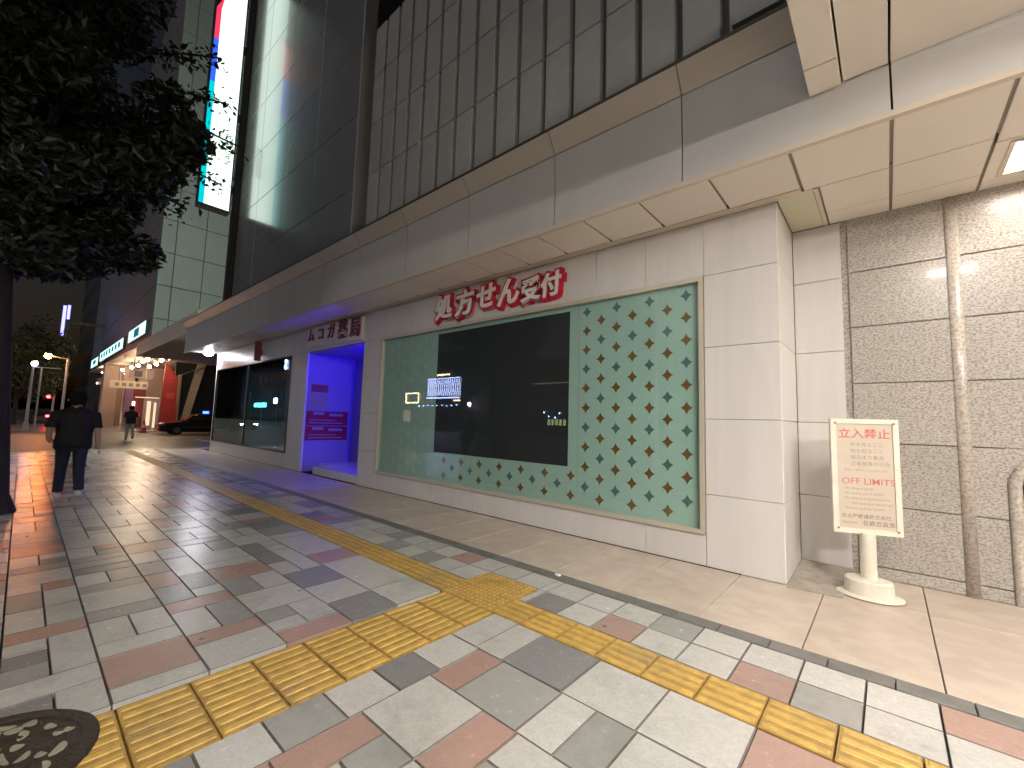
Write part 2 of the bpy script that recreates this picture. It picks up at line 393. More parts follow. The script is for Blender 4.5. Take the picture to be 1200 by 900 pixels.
cells(1, [('W', -3.03, -3.20, 0, 1), ('R', -3.20, -3.62, 0, 1), ('W', -3.62, -3.84, 0, 1), ('W', -3.84, -4.27, 0, .5), ('W', -3.84, -4.27, .5, 1), ('G', -4.27, -4.49, 0, 1), ('W', -4.49, -4.96, 0, 1),
          ('G', -4.96, -5.18, 0, 1), ('W', -5.18, -5.55, 0, .5), ('G', -5.18, -5.55, .5, 1), ('D', -5.55, -5.77, 0, 1)])
cells(0, [('W', -3.03, -3.37, .5, 1), ('D', -3.03, -3.37, 0, .5), ('W', -3.37, -3.6, 0, 1), ('W', -3.6, -4.21, .5, 1), ('G', -3.6, -3.82, 0, .5), ('D', -3.82, -4.03, 0, .5), ('W', -4.03, -4.21, 0, .5),
          ('R', -4.21, -4.42, 0, 1), ('W', -4.42, -4.85, .5, 1), ('W', -4.42, -4.85, 0, .5), ('W', -4.85, -5.28, .5, 1), ('G', -4.85, -5.28, 0, .5), ('R', -5.28, -5.5, .5, 1), ('W', -5.28, -5.5, 0, .5)])
ends = [-5.5, -5.77, -5.58, -5.15, -5.17, -5.62]
rng = random.Random(3)
def rcol(): return rng.choices(['stone_light', 'stone_grey', 'stone_dark', 'stone_red'], [.55, .21, .14, .10])[0]
def fill(x1, xend, y0, y1):
    x = x1
    while x > xend+.05:
        t = rng.random(); u = U
        if t < .34: w = 2*u; parts = [(0, 1, 0, 1)]
        elif t < .52: w = u; parts = [(0, 1, 0, 1)]
        elif t < .80: w = 2*u; parts = [(0, 1, 0, .5), (0, .5, .5, 1), (.5, 1, .5, 1)] if rng.random() < .5 else [(0, 1, 0, .5), (0, 1, .5, 1)]
        else: w = 3*u; parts = [(0, 1, 0, .5), (0, .33, .5, 1), (.33, 1, .5, 1)]
        w = min(w, x-xend)
        for a, b, c, d in parts:
            stones.append((x-w*b, x-w*a, y0+(y1-y0)*c, y0+(y1-y0)*d, rcol()))
        x -= w
for i, (y0, y1) in enumerate(bands): fill(ends[i], -21.75, y0, y1)
for k in range(5): fill(-3.03, -21.75, .04-.43*(k+1), .04-.43*k)
fill(-3.03, -21.75, -2.35, .04-.43*5)
# block to the right of the branch
def rc(c, x0, x1, y0, y1): stones.append((x0, x1, y0, y1, LZ[c]))
for c, a, b in (('W', .62, .90), ('G', .90, 1.205), ('W', 1.205, 1.51), ('D', 1.51, 1.79), ('W', 1.79, 2.12)): rc(c, -2.37, -2.08, a, b)
for c, a, b in (('W', -2.37, -2.115), ('W', -2.115, -1.885), ('D', -1.885, -1.435), ('W', -1.435, -.99), ('W', -.99, -.55), ('R', -.55, -.12), ('W', -.12, .32), ('G', .32, .76)): rc(c, a, b, 2.12, 2.57)
for c, a, b in (('R', -2.08, -1.865), ('G', -1.865, -1.42), ('W', -1.42, -1.20), ('G', -1.20, -.98), ('W', -.98, -.54), ('W', -.54, -.1), ('D', -.1, .33)): rc(c, a, b, 1.71, 2.12)
for c, a, b in (('W', -2.08, -1.63), ('R', -1.63, -1.40)): rc(c, a, b, 1.27, 1.71)
rc('W', -1.40, -.97, 1.49, 1.71); rc('G', -1.40, -.97, 1.27, 1.49); rc('G', -.97, -.54, 1.27, 1.71); rc('W', -.54, -.1, 1.27, 1.71)
rc('R', -2.08, -1.86, .83, 1.27); rc('G', -1.86, -1.63, 1.04, 1.27); rc('W', -1.86, -1.63, .83, 1.04); rc('W', -1.63, -1.2, .83, 1.27); rc('W', -1.2, -.76, .83, 1.27); rc('R', -.76, -.54, .83, 1.27)
def fillr(x0, x1, y0, y1):
    x = x0
    while x < x1-.05:
        w = min(rng.choice([.43, .43, .215]), x1-x); stones.append((x, x+w, y0, y1, rcol())); x += w
for y0, y1 in ((1.71, 2.12),): fillr(.33, 8, y0, y1)
fillr(.76, 8, 2.12, 2.57); fillr(-.1, 8, 1.27, 1.71); fillr(-.54, 8, .83, 1.27)
y = .83
while y > -2.3:
    fillr(-2.08, 8, max(y-.43, -2.35), y); y -= .43
yy = .62
while yy > -2.3:
    rc(rng.choice('WGDW'), -2.37, -2.08, max(yy-.3, -2.35), yy); yy -= .3
# two rows between the guide line and the kerb
row1 = {0: 'D', 1: 'W', 2: 'R', 3: 'W', 4: 'W', 5: 'R', 6: 'G', 7: 'W', 8: 'W', 9: 'G'}
row2 = {0: 'W', 1: 'W', 2: 'W', 3: 'G', 4: 'W', 5: 'W', 6: 'W', 7: 'W', 8: 'R', 9: 'W'}
rc('W', -2.415, -2.335, 2.90, 3.205); rc('W', -2.415, -2.335, 3.205, 3.51)
for k in range(33):
    a = -2.335+.312*k
    rc(row1.get(k, rng.choice('WWGR')), a, a+.312, 2.90, 3.205); rc(row2.get(k, rng.choice('WWWGR')), a, a+.312, 3.205, 3.51)
rc('W', -3.03, -2.72, 3.205, 3.51); rc('W', -2.72, -2.415, 3.205, 3.51)
l1 = 'WWGWGW'; l2 = 'WRWWWG'
for k in range(60):
    b = -3.03-.317*k
    if b-.317 < -21.75: break
    rc(l1[k] if k < 6 else rng.choice('WWGDR'), b-.317, b, 2.90, 3.205); rc(l2[k] if k < 6 else rng.choice('WWWGR'), b-.317, b, 3.205, 3.51)
def stone_mb(q, x0, x1, y0, y1, zt, tilt=(0, 0), dirt=None):
    x0 += JO; x1 -= JO; y0 += JO; y1 -= JO; b = .003
    z = lambda x, y: zt+tilt[0]*(x-(x0+x1)/2)+tilt[1]*(y-(y0+y1)/2)
    A = [(x0, y0), (x1, y0), (x1, y1), (x0, y1)]; T = [(x0+b, y0+b), (x1-b, y0+b), (x1-b, y1-b), (x0+b, y1-b)]
    q.poly([(*t, z(*t)) for t in T])
    for i in range(4):
        j = (i+1) % 4
        q.poly([(*A[i], z(*A[i])-b), (*A[j], z(*A[j])-b), (*T[j], z(*T[j])), (*T[i], z(*T[i]))], dirt)
        q.poly([(*A[i], -.034), (*A[j], -.034), (*A[j], z(*A[j])-b), (*A[i], z(*A[i])-b)])
def inview(s):
    x, y = (s[0]+s[1])/2, (s[2]+s[3])/2; p = Vector((x, y, -1.5)); d = p.dot(_f)
    if d < .3: return None
    a = 600+F_PX*p.dot(r2)/d; b = 450-F_PX*p.dot(u2)/d
    if not (-90 < a < 1290 and 400 < b < 990): return None
    return (s[1]-s[0])*(s[3]-s[2])/d**3
vis = sorted([(inview(s), i) for i, s in enumerate(stones) if inview(s)], reverse=True)
pick = set(i for _, i in vis[:298]); bulk = MB(); order = ['stone_light', 'stone_grey', 'stone_dark', 'stone_red']
for i, s in enumerate(stones):
    zt = rng.uniform(-.002, .002); tl = (rng.uniform(-.005, .005), rng.uniform(-.005, .005))
    if i in pick:
        q = MB(); stone_mb(q, *s[:4], zt, tl, 1); q.build('paving_stone', [s[4], 'joint_dirt'], side, ((s[0]+s[1])/2, (s[2]+s[3])/2, 0))
    else:
        bulk.m = order.index(s[4]); stone_mb(bulk, *s[:4], zt, tl, 4)
tag(bulk.build('paving_stone', order+['joint_dirt'], side), kind='stuff')
# dark kerb strip and beige apron
for k in range(90):
    x1 = 7.9-.33*k; x0 = x1-.33
    if x0 < -21.7: break
    q = MB(); stone_mb(q, x0, x1, 3.51, 3.665, .004); q.build('kerb_stone', 'kerb_grey', side, ((x0+x1)/2, 3.6, 0))
xs = [-21.7+.7*k for k in range(43)]
xs = [-1.19-.705*k for k in range(29, 0, -1)]+[-1.19, -.5, .2, .92, 1.63, 2.35, 3.07, 3.8, 4.5, 5.2, 5.9, 6.6, 7.3, 8]
for a, b in zip(xs, xs[1:]):
    for c, d in (((3.665, 5.0),) if b < -.78 else ((3.665, 5.08), (5.08, 7.6))):
        q = MB(); stone_mb(q, a, b, c, d, rng.uniform(-.001, .001), (0, 0)); q.build('apron_slab', 'apron_beige', side, ((a+b)/2, (c+d)/2, 0))
# tactile guide path
tact = thing('tactile_paving', None, None, (-2.7, 2.7, 0), kind='structure')
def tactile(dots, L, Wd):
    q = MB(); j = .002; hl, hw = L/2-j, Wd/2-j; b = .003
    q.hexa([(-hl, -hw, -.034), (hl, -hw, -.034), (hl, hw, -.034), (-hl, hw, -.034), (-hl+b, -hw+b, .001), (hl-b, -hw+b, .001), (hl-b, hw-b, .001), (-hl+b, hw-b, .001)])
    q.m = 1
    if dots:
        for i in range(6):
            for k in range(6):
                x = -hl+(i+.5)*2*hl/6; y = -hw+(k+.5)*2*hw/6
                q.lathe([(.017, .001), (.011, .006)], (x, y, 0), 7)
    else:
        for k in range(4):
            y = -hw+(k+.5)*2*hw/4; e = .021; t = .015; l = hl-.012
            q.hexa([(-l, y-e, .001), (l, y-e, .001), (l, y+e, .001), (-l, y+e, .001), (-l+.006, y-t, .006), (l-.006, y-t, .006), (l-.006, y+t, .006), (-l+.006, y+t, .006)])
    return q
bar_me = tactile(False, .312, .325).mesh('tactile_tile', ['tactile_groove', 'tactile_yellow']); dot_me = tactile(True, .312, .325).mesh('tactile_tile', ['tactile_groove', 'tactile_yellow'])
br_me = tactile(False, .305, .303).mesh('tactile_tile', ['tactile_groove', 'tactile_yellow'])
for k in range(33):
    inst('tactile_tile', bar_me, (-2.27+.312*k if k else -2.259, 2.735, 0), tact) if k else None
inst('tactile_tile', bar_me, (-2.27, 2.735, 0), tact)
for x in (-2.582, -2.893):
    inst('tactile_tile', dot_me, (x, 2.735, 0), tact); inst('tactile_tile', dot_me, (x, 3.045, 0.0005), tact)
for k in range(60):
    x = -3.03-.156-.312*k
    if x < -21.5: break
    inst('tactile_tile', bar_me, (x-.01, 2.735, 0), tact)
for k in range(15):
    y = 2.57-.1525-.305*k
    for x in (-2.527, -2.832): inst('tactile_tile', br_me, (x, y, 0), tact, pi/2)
# decorated manhole cover
mh = thing('manhole_cover', 'round dark iron manhole cover with cream inlay at the end of the yellow branch', 'manhole cover', (-2.87, -.03, .0))
q = MB(); q.lathe([(.40, -.0), (.40, .009), (.392, .013), (.345, .013), (.342, .009), (.0, .009)], (-2.87, -.03, .001), 48); q.build('iron_plate', 'manhole_iron', mh, smooth=False)
q = MB(); rm = random.Random(11); got = []
for k in range(160):
    t = rm.uniform(0, 2*pi); r = .32*math.sqrt(rm.random()); a = rm.uniform(0, pi); l = rm.uniform(.02, .06); w = rm.uniform(.010, .024)
    cx, cy = -2.87+r*cos(t), -.03+r*sin(t); pts = []
    if r+l > .335 or any((cx-u)**2+(cy-v)**2 < (l+o_)**2*.5 for u, v, o_ in got): continue
    got.append((cx, cy, l))
    for i in range(10):
        s_ = 2*pi*i/10; px, py = l*cos(s_), w*sin(s_)+.006*cos(2*s_); pts.append((cx+px*cos(a)-py*sin(a), cy+px*sin(a)+py*cos(a)))
    z_ = MB(); z_.prism(pts, 'z', .0095, .0135); z_.build('inlay', 'manhole_cream', mh)
q = MB()
for r in (.2, .1):
    n = 28
    for i in range(n):
        t0, t1 = 2*pi*i/n, 2*pi*(i+.8)/n
        if (i//5) % 2: continue
        P = [(r-.008, t0), (r+.008, t0), (r+.008, t1), (r-.008, t1)]
        q.prism([(-2.87+a*cos(b), -.03+a*sin(b)) for a, b in P], 'z', .0095, .0145)
q.build('raised_ring', 'manhole_iron', mh)
pp = MB(); pp.hexa([(-2.53, 3.60, .006), (-2.47, 3.585, .006), (-2.465, 3.62, .006), (-2.525, 3.635, .006), (-2.525, 3.604, .022), (-2.475, 3.59, .014), (-2.47, 3.616, .02), (-2.52, 3.63, .012)])
tag(pp.build('paper_scrap', 'paper'), 'small crumpled white paper scrap lying on the dark kerb strip', 'litter')

# ------------------------------------------------------------------ department store
ST = thing('department_store', 'pale clad department store with overhanging ledge and slatted upper wall beside the sidewalk', 'building', (-8, 5, 0))
YW = 5.0; ZS = 3.87; G = .005
def wp(x0, x1, z0, z1, m='cladding_white', y=YW): panel('wall_panel', m, ST, x0+G/2, x1-G/2, y, y+.05, z0+G/2, z1-G/2)
zj = [0.004, .77, 1.59, 2.39, 3.22, ZS]
for a, b in zip(zj, zj[1:]): wp(-1.525, -.79, a, b); wp(-8.9, -8.17, a, b); wp(-12.87, -12.34, a, b); wp(-12.34, -11.82, a, b)
xt = [-1.525, -2.22]+[-2.22-.7*k for k in range(1, 8)]+[-8.17]
for a, b in zip(xt, xt[1:]): wp(b, a, 3.22, ZS)
xb = [-1.525, -2.21, -3.2, -4.2, -5.2, -6.2, -7.2, -8.17]
for a, b in zip(xb, xb[1:]): wp(b, a, .004, .335)
xd = [-8.17, -8.9, -9.88, -10.86, -11.82, -12.87]+[-12.87-1.45*k for k in range(1, 5)]+[-20.1]
for a, b in zip(xd[1:4]+xd[5:], xd[2:5]+xd[6:]): wp(b, a, 3.22, ZS)
for a, b in zip(xd[5:], xd[6:]): wp(b, a, .004, .415)
# dark carcass behind the joints
core = MB()
core.box(-8.2, -.85, 5.055, 5.08, 3.2, 4.0); core.box(-1.52, -.85, 5.055, 5.08, 0, 3.2); core.box(-8.88, -8.17, 5.055, 5.08, 0, 3.2); core.box(-8.17, -1.52, 5.055, 5.08, 0, .33)
core.box(-20.0, -8.9, 5.055, 5.08, 3.26, 4.0); core.box(-12.86, -11.84, 5.055, 5.08, 0, 3.26); core.box(-20.0, -12.86, 5.055, 5.08, 0, .41)
core.box(-20.0, 9, 4.195, 9, 4.01, 4.1); core.box(-20.0, 9, 4.2, 9, 4.1, 4.9); core.box(-20.05, -12.9, 7.6, 7.7, 0, 3.9); core.box(-8.15, -.9, 5.6, 5.7, 0, 3.9)
core.box(-20.05, -20.0, 5.06, 9, 0, 3.9)
core.build('carcass', 'dark_gap', ST)
box('corner_post', 'cladding_white', ST, -20.2, -20.06, 5.0, 5.4, .004, 3.86)
# corner pier side and return
for a, b in zip(zj, zj[1:]):
    panel('wall_panel', 'cladding_white', ST, -.85, -.79, 5.003, 5.945, a+G/2, b-G/2, '+x')
    panel('wall_panel', 'cladding_white', ST, -.787, -.335, 5.95, 6.0, a+G/2, b-G/2, '-y')
# soffit
k = 0; x1 = .105
box('soffit_trim', 'trim_cream', ST, -21.3, 8, 4.098, 4.152, ZS-.008, ZS+.04)
box('soffit_trim', 'trim_cream', ST, -20.1, -.565, 4.875, 4.995, ZS-.004, ZS+.04)
sx = [.105, -.555, -1.215]+[-1.925-.69*i for i in range(28)]
for a, b in zip(sx, sx[1:]):
    panel('soffit_panel', 'soffit_cream', ST, b+.012, a-.012, 4.16, 4.865 if b < -.6 else 4.935, ZS, ZS+.012, '-z')
q = MB()
for a in sx[2:]: q.box(a-.011, a+.011, 4.80, 4.873, ZS+.001, ZS+.012)
q.build('soffit_slot', 'dark_gap', ST)
box('soffit_backing', 'joint_brown', ST, -20.1, .735, 4.153, 4.874, ZS+.0125, ZS+.0275); box('soffit_backing', 'joint_brown', ST, -.434, .80, 4.9, 7.5, ZS+.0125, ZS+.028); box('soffit_backing', 'joint_brown', ST, 1.47, 3.0, 4.2, 7.5, ZS+.0125, ZS+.028); box('soffit_backing', 'joint_brown', ST, .735, 1.47, 4.153, 5.05, ZS+.0125, ZS+.0275)
panel('soffit_panel', 'soffit_green', ST, -.785, -.475, 5.0, 5.94, ZS, ZS+.012, '-z')
box('soffit_trim', 'trim_cream', ST, -.47, -.435, 4.95, 5.945, ZS-.006, ZS+.04)
box('soffit_trim', 'trim_cream', ST, -.564, -.472, 4.937, 4.998, ZS-.003, ZS+.04)
cols = [-.43, .105, .735, 1.545, 2.235, 2.925, 3.615, 4.305, 4.995, 5.685, 6.4]
LIGHTS = [(.83, 1.45), (3.02, 3.55), (5.08, 5.6)]
for a, b in zip(cols, cols[1:]):
    rows = [(4.945, 5.59), (5.60, 5.94)] if a < .7 else [(5.03, 5.75), (5.76, 7.5)]
    lit = any(a < (l+r)/2 < b for l, r in LIGHTS)
    if a > .1: panel('soffit_panel', 'soffit_cream', ST, a+.012, b-.012, 4.16, (4.935 if a < .7 else 5.02), ZS, ZS+.012, '-z')
    for c, d in rows:
        if lit and d < 5.8:
            l, r = [t for t in LIGHTS if a < sum(t)/2 < b][0]
            q = MB(); q.box(a+.012, l, c, d, ZS, ZS+.012); q.box(r, b-.012, c, d, ZS, ZS+.012); q.box(l, r, c, 5.06, ZS, ZS+.012); q.box(l, r, 5.70, d, ZS, ZS+.012)
            q.build('soffit_panel', 'soffit_cream', ST)
        else: panel('soffit_panel', 'soffit_cream', ST, a+.012, b-.012, c, d, ZS, ZS+.012, '-z')
# ledge: fascia and coping
fx = [.11-1.555*i for i in range(14)]
fx.append(-21.3)
for i, (a, b) in enumerate(zip(fx, fx[1:])):
    q = MB(); q.prism([(4.10, ZS+.005), (4.16, ZS+.005), (4.16, 4.81), (4.10, 4.81), (4.118, 4.265)], 'x', b+.007, a-.007); q.build('fascia_panel', 'fascia_grey', ST)
    q = MB(); q.prism([(4.10, 4.826), (4.16, 4.826), (4.16, 5.05), (3.95, 5.05)], 'x', b+.005, a-.005)
    if a < -16.5 or i == 0 and False: pass
    if i > 0 or True: q.build('coping_panel', 'coping_beige', ST)
for i in range(5):
    a, b = .11+1.555*(i+1), .11+1.555*i
    q = MB(); q.prism([(4.10, ZS+.005), (4.16, ZS+.005), (4.16, 4.30), (4.10, 4.30), (4.118, 4.255)], 'x', b+.007, a-.007); q.build('fascia_panel', 'fascia_grey', ST)
q = MB(); q.box(-21.3, .1, 3.945, 4.28, 5.055, 5.085); q.build('drip_edge', 'dark_metal', ST)
q = MB(); q.box(-21.28, 8, 4.165, 4.19, ZS+.05, 5.04); q.build('ledge_carcass', 'dark_gap', ST)
# canopy at the right, over the sidewalk
panel('canopy_beam', 'soffit_cream', ST, -.395, -.185, 3.765, 4.095, 4.262, 4.56, '-z'); panel('canopy_beam', 'soffit_cream', ST, -.395, -.185, .9, 3.755, 4.262, 4.56, '-z')
panel('canopy_panel', 'soffit_cream', ST, -.172, .098, .9, 4.095, 4.285, 4.4, '-z')
DL = [(.9, 1.75), (3.2, 1.75), (5.5, 1.75)]
for i in range(5):
    a = .112+1.555*i; panel('canopy_panel', 'soffit_cream', ST, a, a+1.54, .9, 4.095, 4.285, 4.4, '-z')
box('canopy_trim', 'trim_cream', ST, -.40, 8, .85, .9, 4.26, 4.62); box('canopy_roof', 'dark_metal', ST, -.40, 8, .902, 4.094, 4.565, 4.62)
# slatted upper wall
YS = 4.30
k = 0
for i in range(25):
    xr = -1.545+.4575*2-.04-.4575*i; xl = xr-.375
    if xl < -8.05: break
    for a, b in ((5.20, 6.47), (6.48, 7.56), (7.57, 8.65), (8.66, 9.75)):
        panel('slat_panel', 'slat_grey', ST, xl, xr, YS-.0, YS+.10, a+.004, b-.004, bev=.008)
for i in range(12):
    xr = -1.545+.4575*3-.04+.4575*i; panel('slat_panel', 'slat_grey', ST, xr-.375, xr, YS, YS+.10, 5.2, 9.75, bev=.008)
q = MB(); q.box(-8.1, 8, YS+.105, YS+.2, 5.0, 9.74); q.build('slat_backing', 'slat_gap', ST); q = MB(); q.box(-8.1, 8, YS+1.6, YS+1.7, 9.7, 26); q.build('upper_backing', 'dark_gap', ST)
q = MB(); q.box(-8.1, 8, 4.285, 4.42, 5.088, 5.19); q.build('base_rail', 'dark_metal', ST)
q = MB(); q.prism([(4.12, 5.30), (4.29, 5.30), (4.29, 5.50), (4.15, 5.50), (4.12, 5.47)], 'x', -.98, .6); q.build('wall_gutter', 'slat_grey', ST)
# smooth glossy dark wall beyond the slats
YG = 4.10
gx = [-8.1, -10.05, -12.0, -13.95, -15.85]; gz = [5.09]+[6.2+1.62*i for i in range(12)]
for a, b in zip(gx, gx[1:]):
    for c, d in zip(gz, gz[1:]): panel('gloss_panel', 'gloss_dark', ST, b+.006, a-.006, YG, YG+.08, c+.006, d-.006)
panel('gloss_panel', 'gloss_dark', ST, -8.098, -8.075, YG+.0, 4.40, 5.09, 22, '+x')
q = MB(); q.box(-15.84, -8.1, YG+.085, YG+.2, 5.06, 24); q.build('gloss_backing', 'dark_gap', ST)
q = MB(); q.box(-15.84, -8.1, YG+.2, 12, 4.9, 24); q.build('upper_block', 'dark_gap', ST)
# driveway ceiling under the store's end
q = MB(); q.box(-33.6, -20.1, 4.2, 16, 4.72, 5.5); q.build('driveway_ceiling', 'far_soffit', ST)
# granite portico wall
q = MB(); q.box(-.335, -.275, 5.975, 6.05, 0, ZS+.02); q.build('granite_strip', 'granite', ST)
gzj = [.0, .12, .74, 1.385, 2.02, 2.64, 3.26, ZS+.02]
for a, b in zip(gzj, gzj[1:]):
    panel('granite_slab', 'granite', ST, -.272, .505, 5.95, 6.02, a+.004, b-.004, bev=.006)
    if b < 1.4: panel('granite_slab', 'granite', ST, .585, .80, 5.95, 6.02, a+.004, b-.004, bev=.006)
    elif a > 1.3: panel('granite_slab', 'granite', ST, .585, 2.9, 5.95, 6.02, a+.004, b-.004, bev=.006)
q = MB(); q.lathe([(.05, 0), (.05, ZS+.02)], (.545, 5.955, 0), 20, 1, .62); q.build('granite_pilaster', 'granite_light', ST, smooth=True)
q = MB(); P = [(.845, 5.952, 0), (.845, 5.952, 1.05)]+[(.845+.42*(1-cos(t)), 5.952, 1.05+.42*sin(t)*.72) for t in [pi/2*i/7 for i in range(1, 8)]]+[(2.2, 5.952, 1.352)]
for a, b in zip(P, P[1:]): q.tube(a, b, .045, n=14, cap=False)
q.build('arch_moulding', 'granite_light', ST, smooth=True)
q = MB(); q.prism([(.80, 1.07), (.845, 1.07)]+[(.845+.42*(1-cos(t)), 1.07+.42*sin(t)*.72) for t in [pi/2*i/7 for i in range(1, 8)]]+[(2.2, 1.386), (.80, 1.386)], 'y', 5.956, 6.02); q.build('granite_spandrel', 'granite', ST)
box('granite_backing', 'dark_gap', ST, -.33, .80, 6.06, 6.1, 0, ZS); box('granite_backing', 'dark_gap', ST, .80, 2.9, 6.03, 6.07, 1.4, ZS)
box('entrance_panel', 'cladding_white', ST, .95, 2.9, 6.6, 6.65, 0, .72); box('entrance_back', 'dark_gap', ST, .8, 2.9, 7.4, 7.5, 0, 1.6)
box('side_wall', 'granite', ST, 2.9, 3.0, 5.95, 7.6, 0, ZS)
panel('granite_slab', 'granite', ST, 3.0, 8, 5.95, 6.02, 0, ZS, bev=.006)
# concrete wedge in the corner
q = MB(); q.hexa([(-.785, 4.93, .002), (-.36, 5.0, .002), (-.30, 5.945, .002), (-.785, 5.945, .002), (-.785, 4.94, .006), (-.37, 5.01, .006), (-.31, 5.945, .05), (-.785, 5.945, .055)])
tag(q.build('concrete_ramp', 'concrete'), 'rough grey concrete wedge at the foot of the corner pillar', 'ramp')

# ------------------------------------------------------------------ star show window (part of the store)
wx0, wx1, wz0, wz1 = -8.165, -1.53, .34, 3.215
q = MB(); fr = .05
q.box(wx0, wx1, 4.975, 5.06, wz0, wz0+fr); q.box(wx0, wx1, 4.975, 5.06, wz1-fr, wz1); q.box(wx0, wx0+fr, 4.976, 5.059, wz0+fr, wz1-fr); q.box(wx1-fr, wx1, 4.976, 5.059, wz0+fr, wz1-fr)
SW = q.build('show_window', 'window_frame', ST)
sx0, sx1, sz0, sz1 = -6.33, -3.37, .90, 3.10
q = MB(); a, b, c, d = wx0+fr, wx1-fr, wz0+fr, wz1-fr
q.box(a, sx0, 5.055, 5.075, c, d); q.box(sx1, -3.208, 5.055, 5.075, c, d); q.box(-3.20, b, 5.055, 5.075, c, d); q.box(sx0, sx1, 5.055, 5.075, c, sz0); q.box(sx0, sx1, 5.055, 5.075, sz1, d)
q.build('mint_panel', 'mint', SW)
box('mullion', 'window_frame', SW, -3.207, -3.201, 5.05, 5.07, c, d)
box('display_screen', 'screen_black', SW, sx0+.004, sx1-.004, 5.062, 5.07, sz0+.004, sz1-.004)
def star(q, x, z, r=.081, y=5.052):
    q.prism([(x+r*.92*cos(t)**3, z+r*sin(t)**3) for t in [2*pi*i/16 for i in range(16)]], 'y', y, y+.002)
sb, stl, spl = MB(), MB(), MB()
for cidx in range(-22, 7):
    x = -3.09+.2247*cidx
    if x > b-.1 or x < a+.1: continue
    for kk in range(10):
        odd = cidx % 2; z = (.655 if not odd else .515)+.2655*kk
        if not (c+.08 < z < d-.08): continue
        if sx0-.1 < x < sx1+.11 and z > sz0-.08: continue
        if abs(x+3.204) < .06: continue
        teal = (kk % 3 == 2) if odd else (kk % 3 == 0)
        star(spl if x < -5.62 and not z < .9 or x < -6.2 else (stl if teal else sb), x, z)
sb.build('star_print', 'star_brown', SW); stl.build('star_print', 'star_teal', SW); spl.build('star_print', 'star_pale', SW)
box('window_pane', 'window_glass', SW, a-.004, b+.004, 5.018, 5.024, c-.004, d+.004)
# left shop window
q = MB(); X0w, X1w = -20.05, -12.88
q.box(X0w, X1w, 4.98, 5.06, .42, .46); q.box(X0w, X1w, 4.98, 5.06, 3.18, 3.215); q.box(X0w, X0w+.04, 4.981, 5.059, .46, 3.18); q.box(X1w-.04, X1w, 4.981, 5.059, .46, 3.18)
q.box(-16.5, -16.46, 4.99, 5.059, .46, 3.18)
SW2 = q.build('shop_window', 'dark_metal', ST)
box('frosted_film', 'film_frost', SW2, X0w+.04, X1w-.04, 5.03, 5.034, .46, 1.3)
box('shop_interior', 'store_dark', SW2, X0w+.04, X1w-.04, 5.5, 5.55, .1, 3.5)
box('window_pane', 'store_glass', SW2, X0w+.036, X1w-.036, 5.012, 5.02, .456, 3.184)
# doorway recess
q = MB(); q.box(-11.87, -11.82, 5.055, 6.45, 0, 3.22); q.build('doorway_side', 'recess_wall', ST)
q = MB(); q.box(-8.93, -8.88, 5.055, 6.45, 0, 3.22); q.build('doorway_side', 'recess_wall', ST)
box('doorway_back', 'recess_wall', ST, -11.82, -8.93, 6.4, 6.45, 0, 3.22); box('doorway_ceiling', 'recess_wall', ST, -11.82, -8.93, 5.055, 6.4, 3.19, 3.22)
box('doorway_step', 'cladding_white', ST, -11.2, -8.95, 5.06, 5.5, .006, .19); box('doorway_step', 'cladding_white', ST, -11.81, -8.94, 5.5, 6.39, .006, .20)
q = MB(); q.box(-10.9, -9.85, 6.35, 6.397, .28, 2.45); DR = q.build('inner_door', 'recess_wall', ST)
box('door_handle', 'dark_metal', DR, -9.98, -9.94, 6.32, 6.349, 1.15, 1.5)
# violet tube lamp in the recess
vl = thing('violet_tube_lamp', 'violet tube lamp glowing on the ceiling of the blue doorway', 'lamp', (-9.1, 5.9, 3.1))
q = MB(); q.box(-9.25, -8.99, 5.3, 6.3, 3.14, 3.187); q.build('housing', 'dark_metal', vl)
q = MB(); q.tube((-9.12, 5.35, 3.10), (-9.12, 6.25, 3.10), .03, n=8); q.build('tube', 'lamp_violet', vl)
vl2 = thing('violet_floor_lamp', 'violet lamp low in the back corner of the blue doorway', 'lamp', (-9.1, 6.2, .3))
q = MB(); q.box(-9.25, -8.96, 6.1, 6.34, .272, .33); q.build('housing', 'dark_metal', vl2)
q = MB(); q.box(-9.22, -8.99, 6.14, 6.3, .331, .38); q.build('lens', 'lamp_violet', vl2)
# notices on the doorway wall
po = thing('notice_poster', 'tall pale notice poster on the violet-lit side wall of the doorway', 'poster', (-11.8, 5.38, 1.66))
q = MB(); q.box(-11.818, -11.81, 5.12, 5.64, 1.67, 2.41); q.build('sheet', 'poster_paper', po)
q = MB(); q.box(-11.81, -11.807, 5.15, 5.61, 2.15, 2.36); q.build('heading', 'maroon', po)
q = MB()
for i in range(3): q.box(-11.81, -11.807, 5.17, 5.58-.1*(i % 2), 1.78+.1*i, 1.83+.1*i)
q.build('print', 'print_grey', po)
rb = thing('red_notice_board', 'wide red notice board with white lines under the pale poster in the doorway', 'notice board', (-11.8, 5.7, .8))
for i, (c0, d0) in enumerate(((.83, 1.215), (1.235, 1.63))):
    q = MB(); q.box(-11.818, -11.806, 5.065, 6.25, c0, d0); pb = q.build('red_panel', 'poster_red', rb)
    q = MB(); q.box(-11.8055, -11.803, 5.25, 5.55, d0-.10, d0-.02); q.box(-11.8055, -11.803, 5.15, 6.1, c0+.06, c0+.085); q.box(-11.8055, -11.803, 5.15, 5.9, c0+.14, c0+.16); q.box(-11.8055, -11.803, 5.7, 6.1, d0-.13, d0-.06); q.build('print', 'poster_paper', pb)

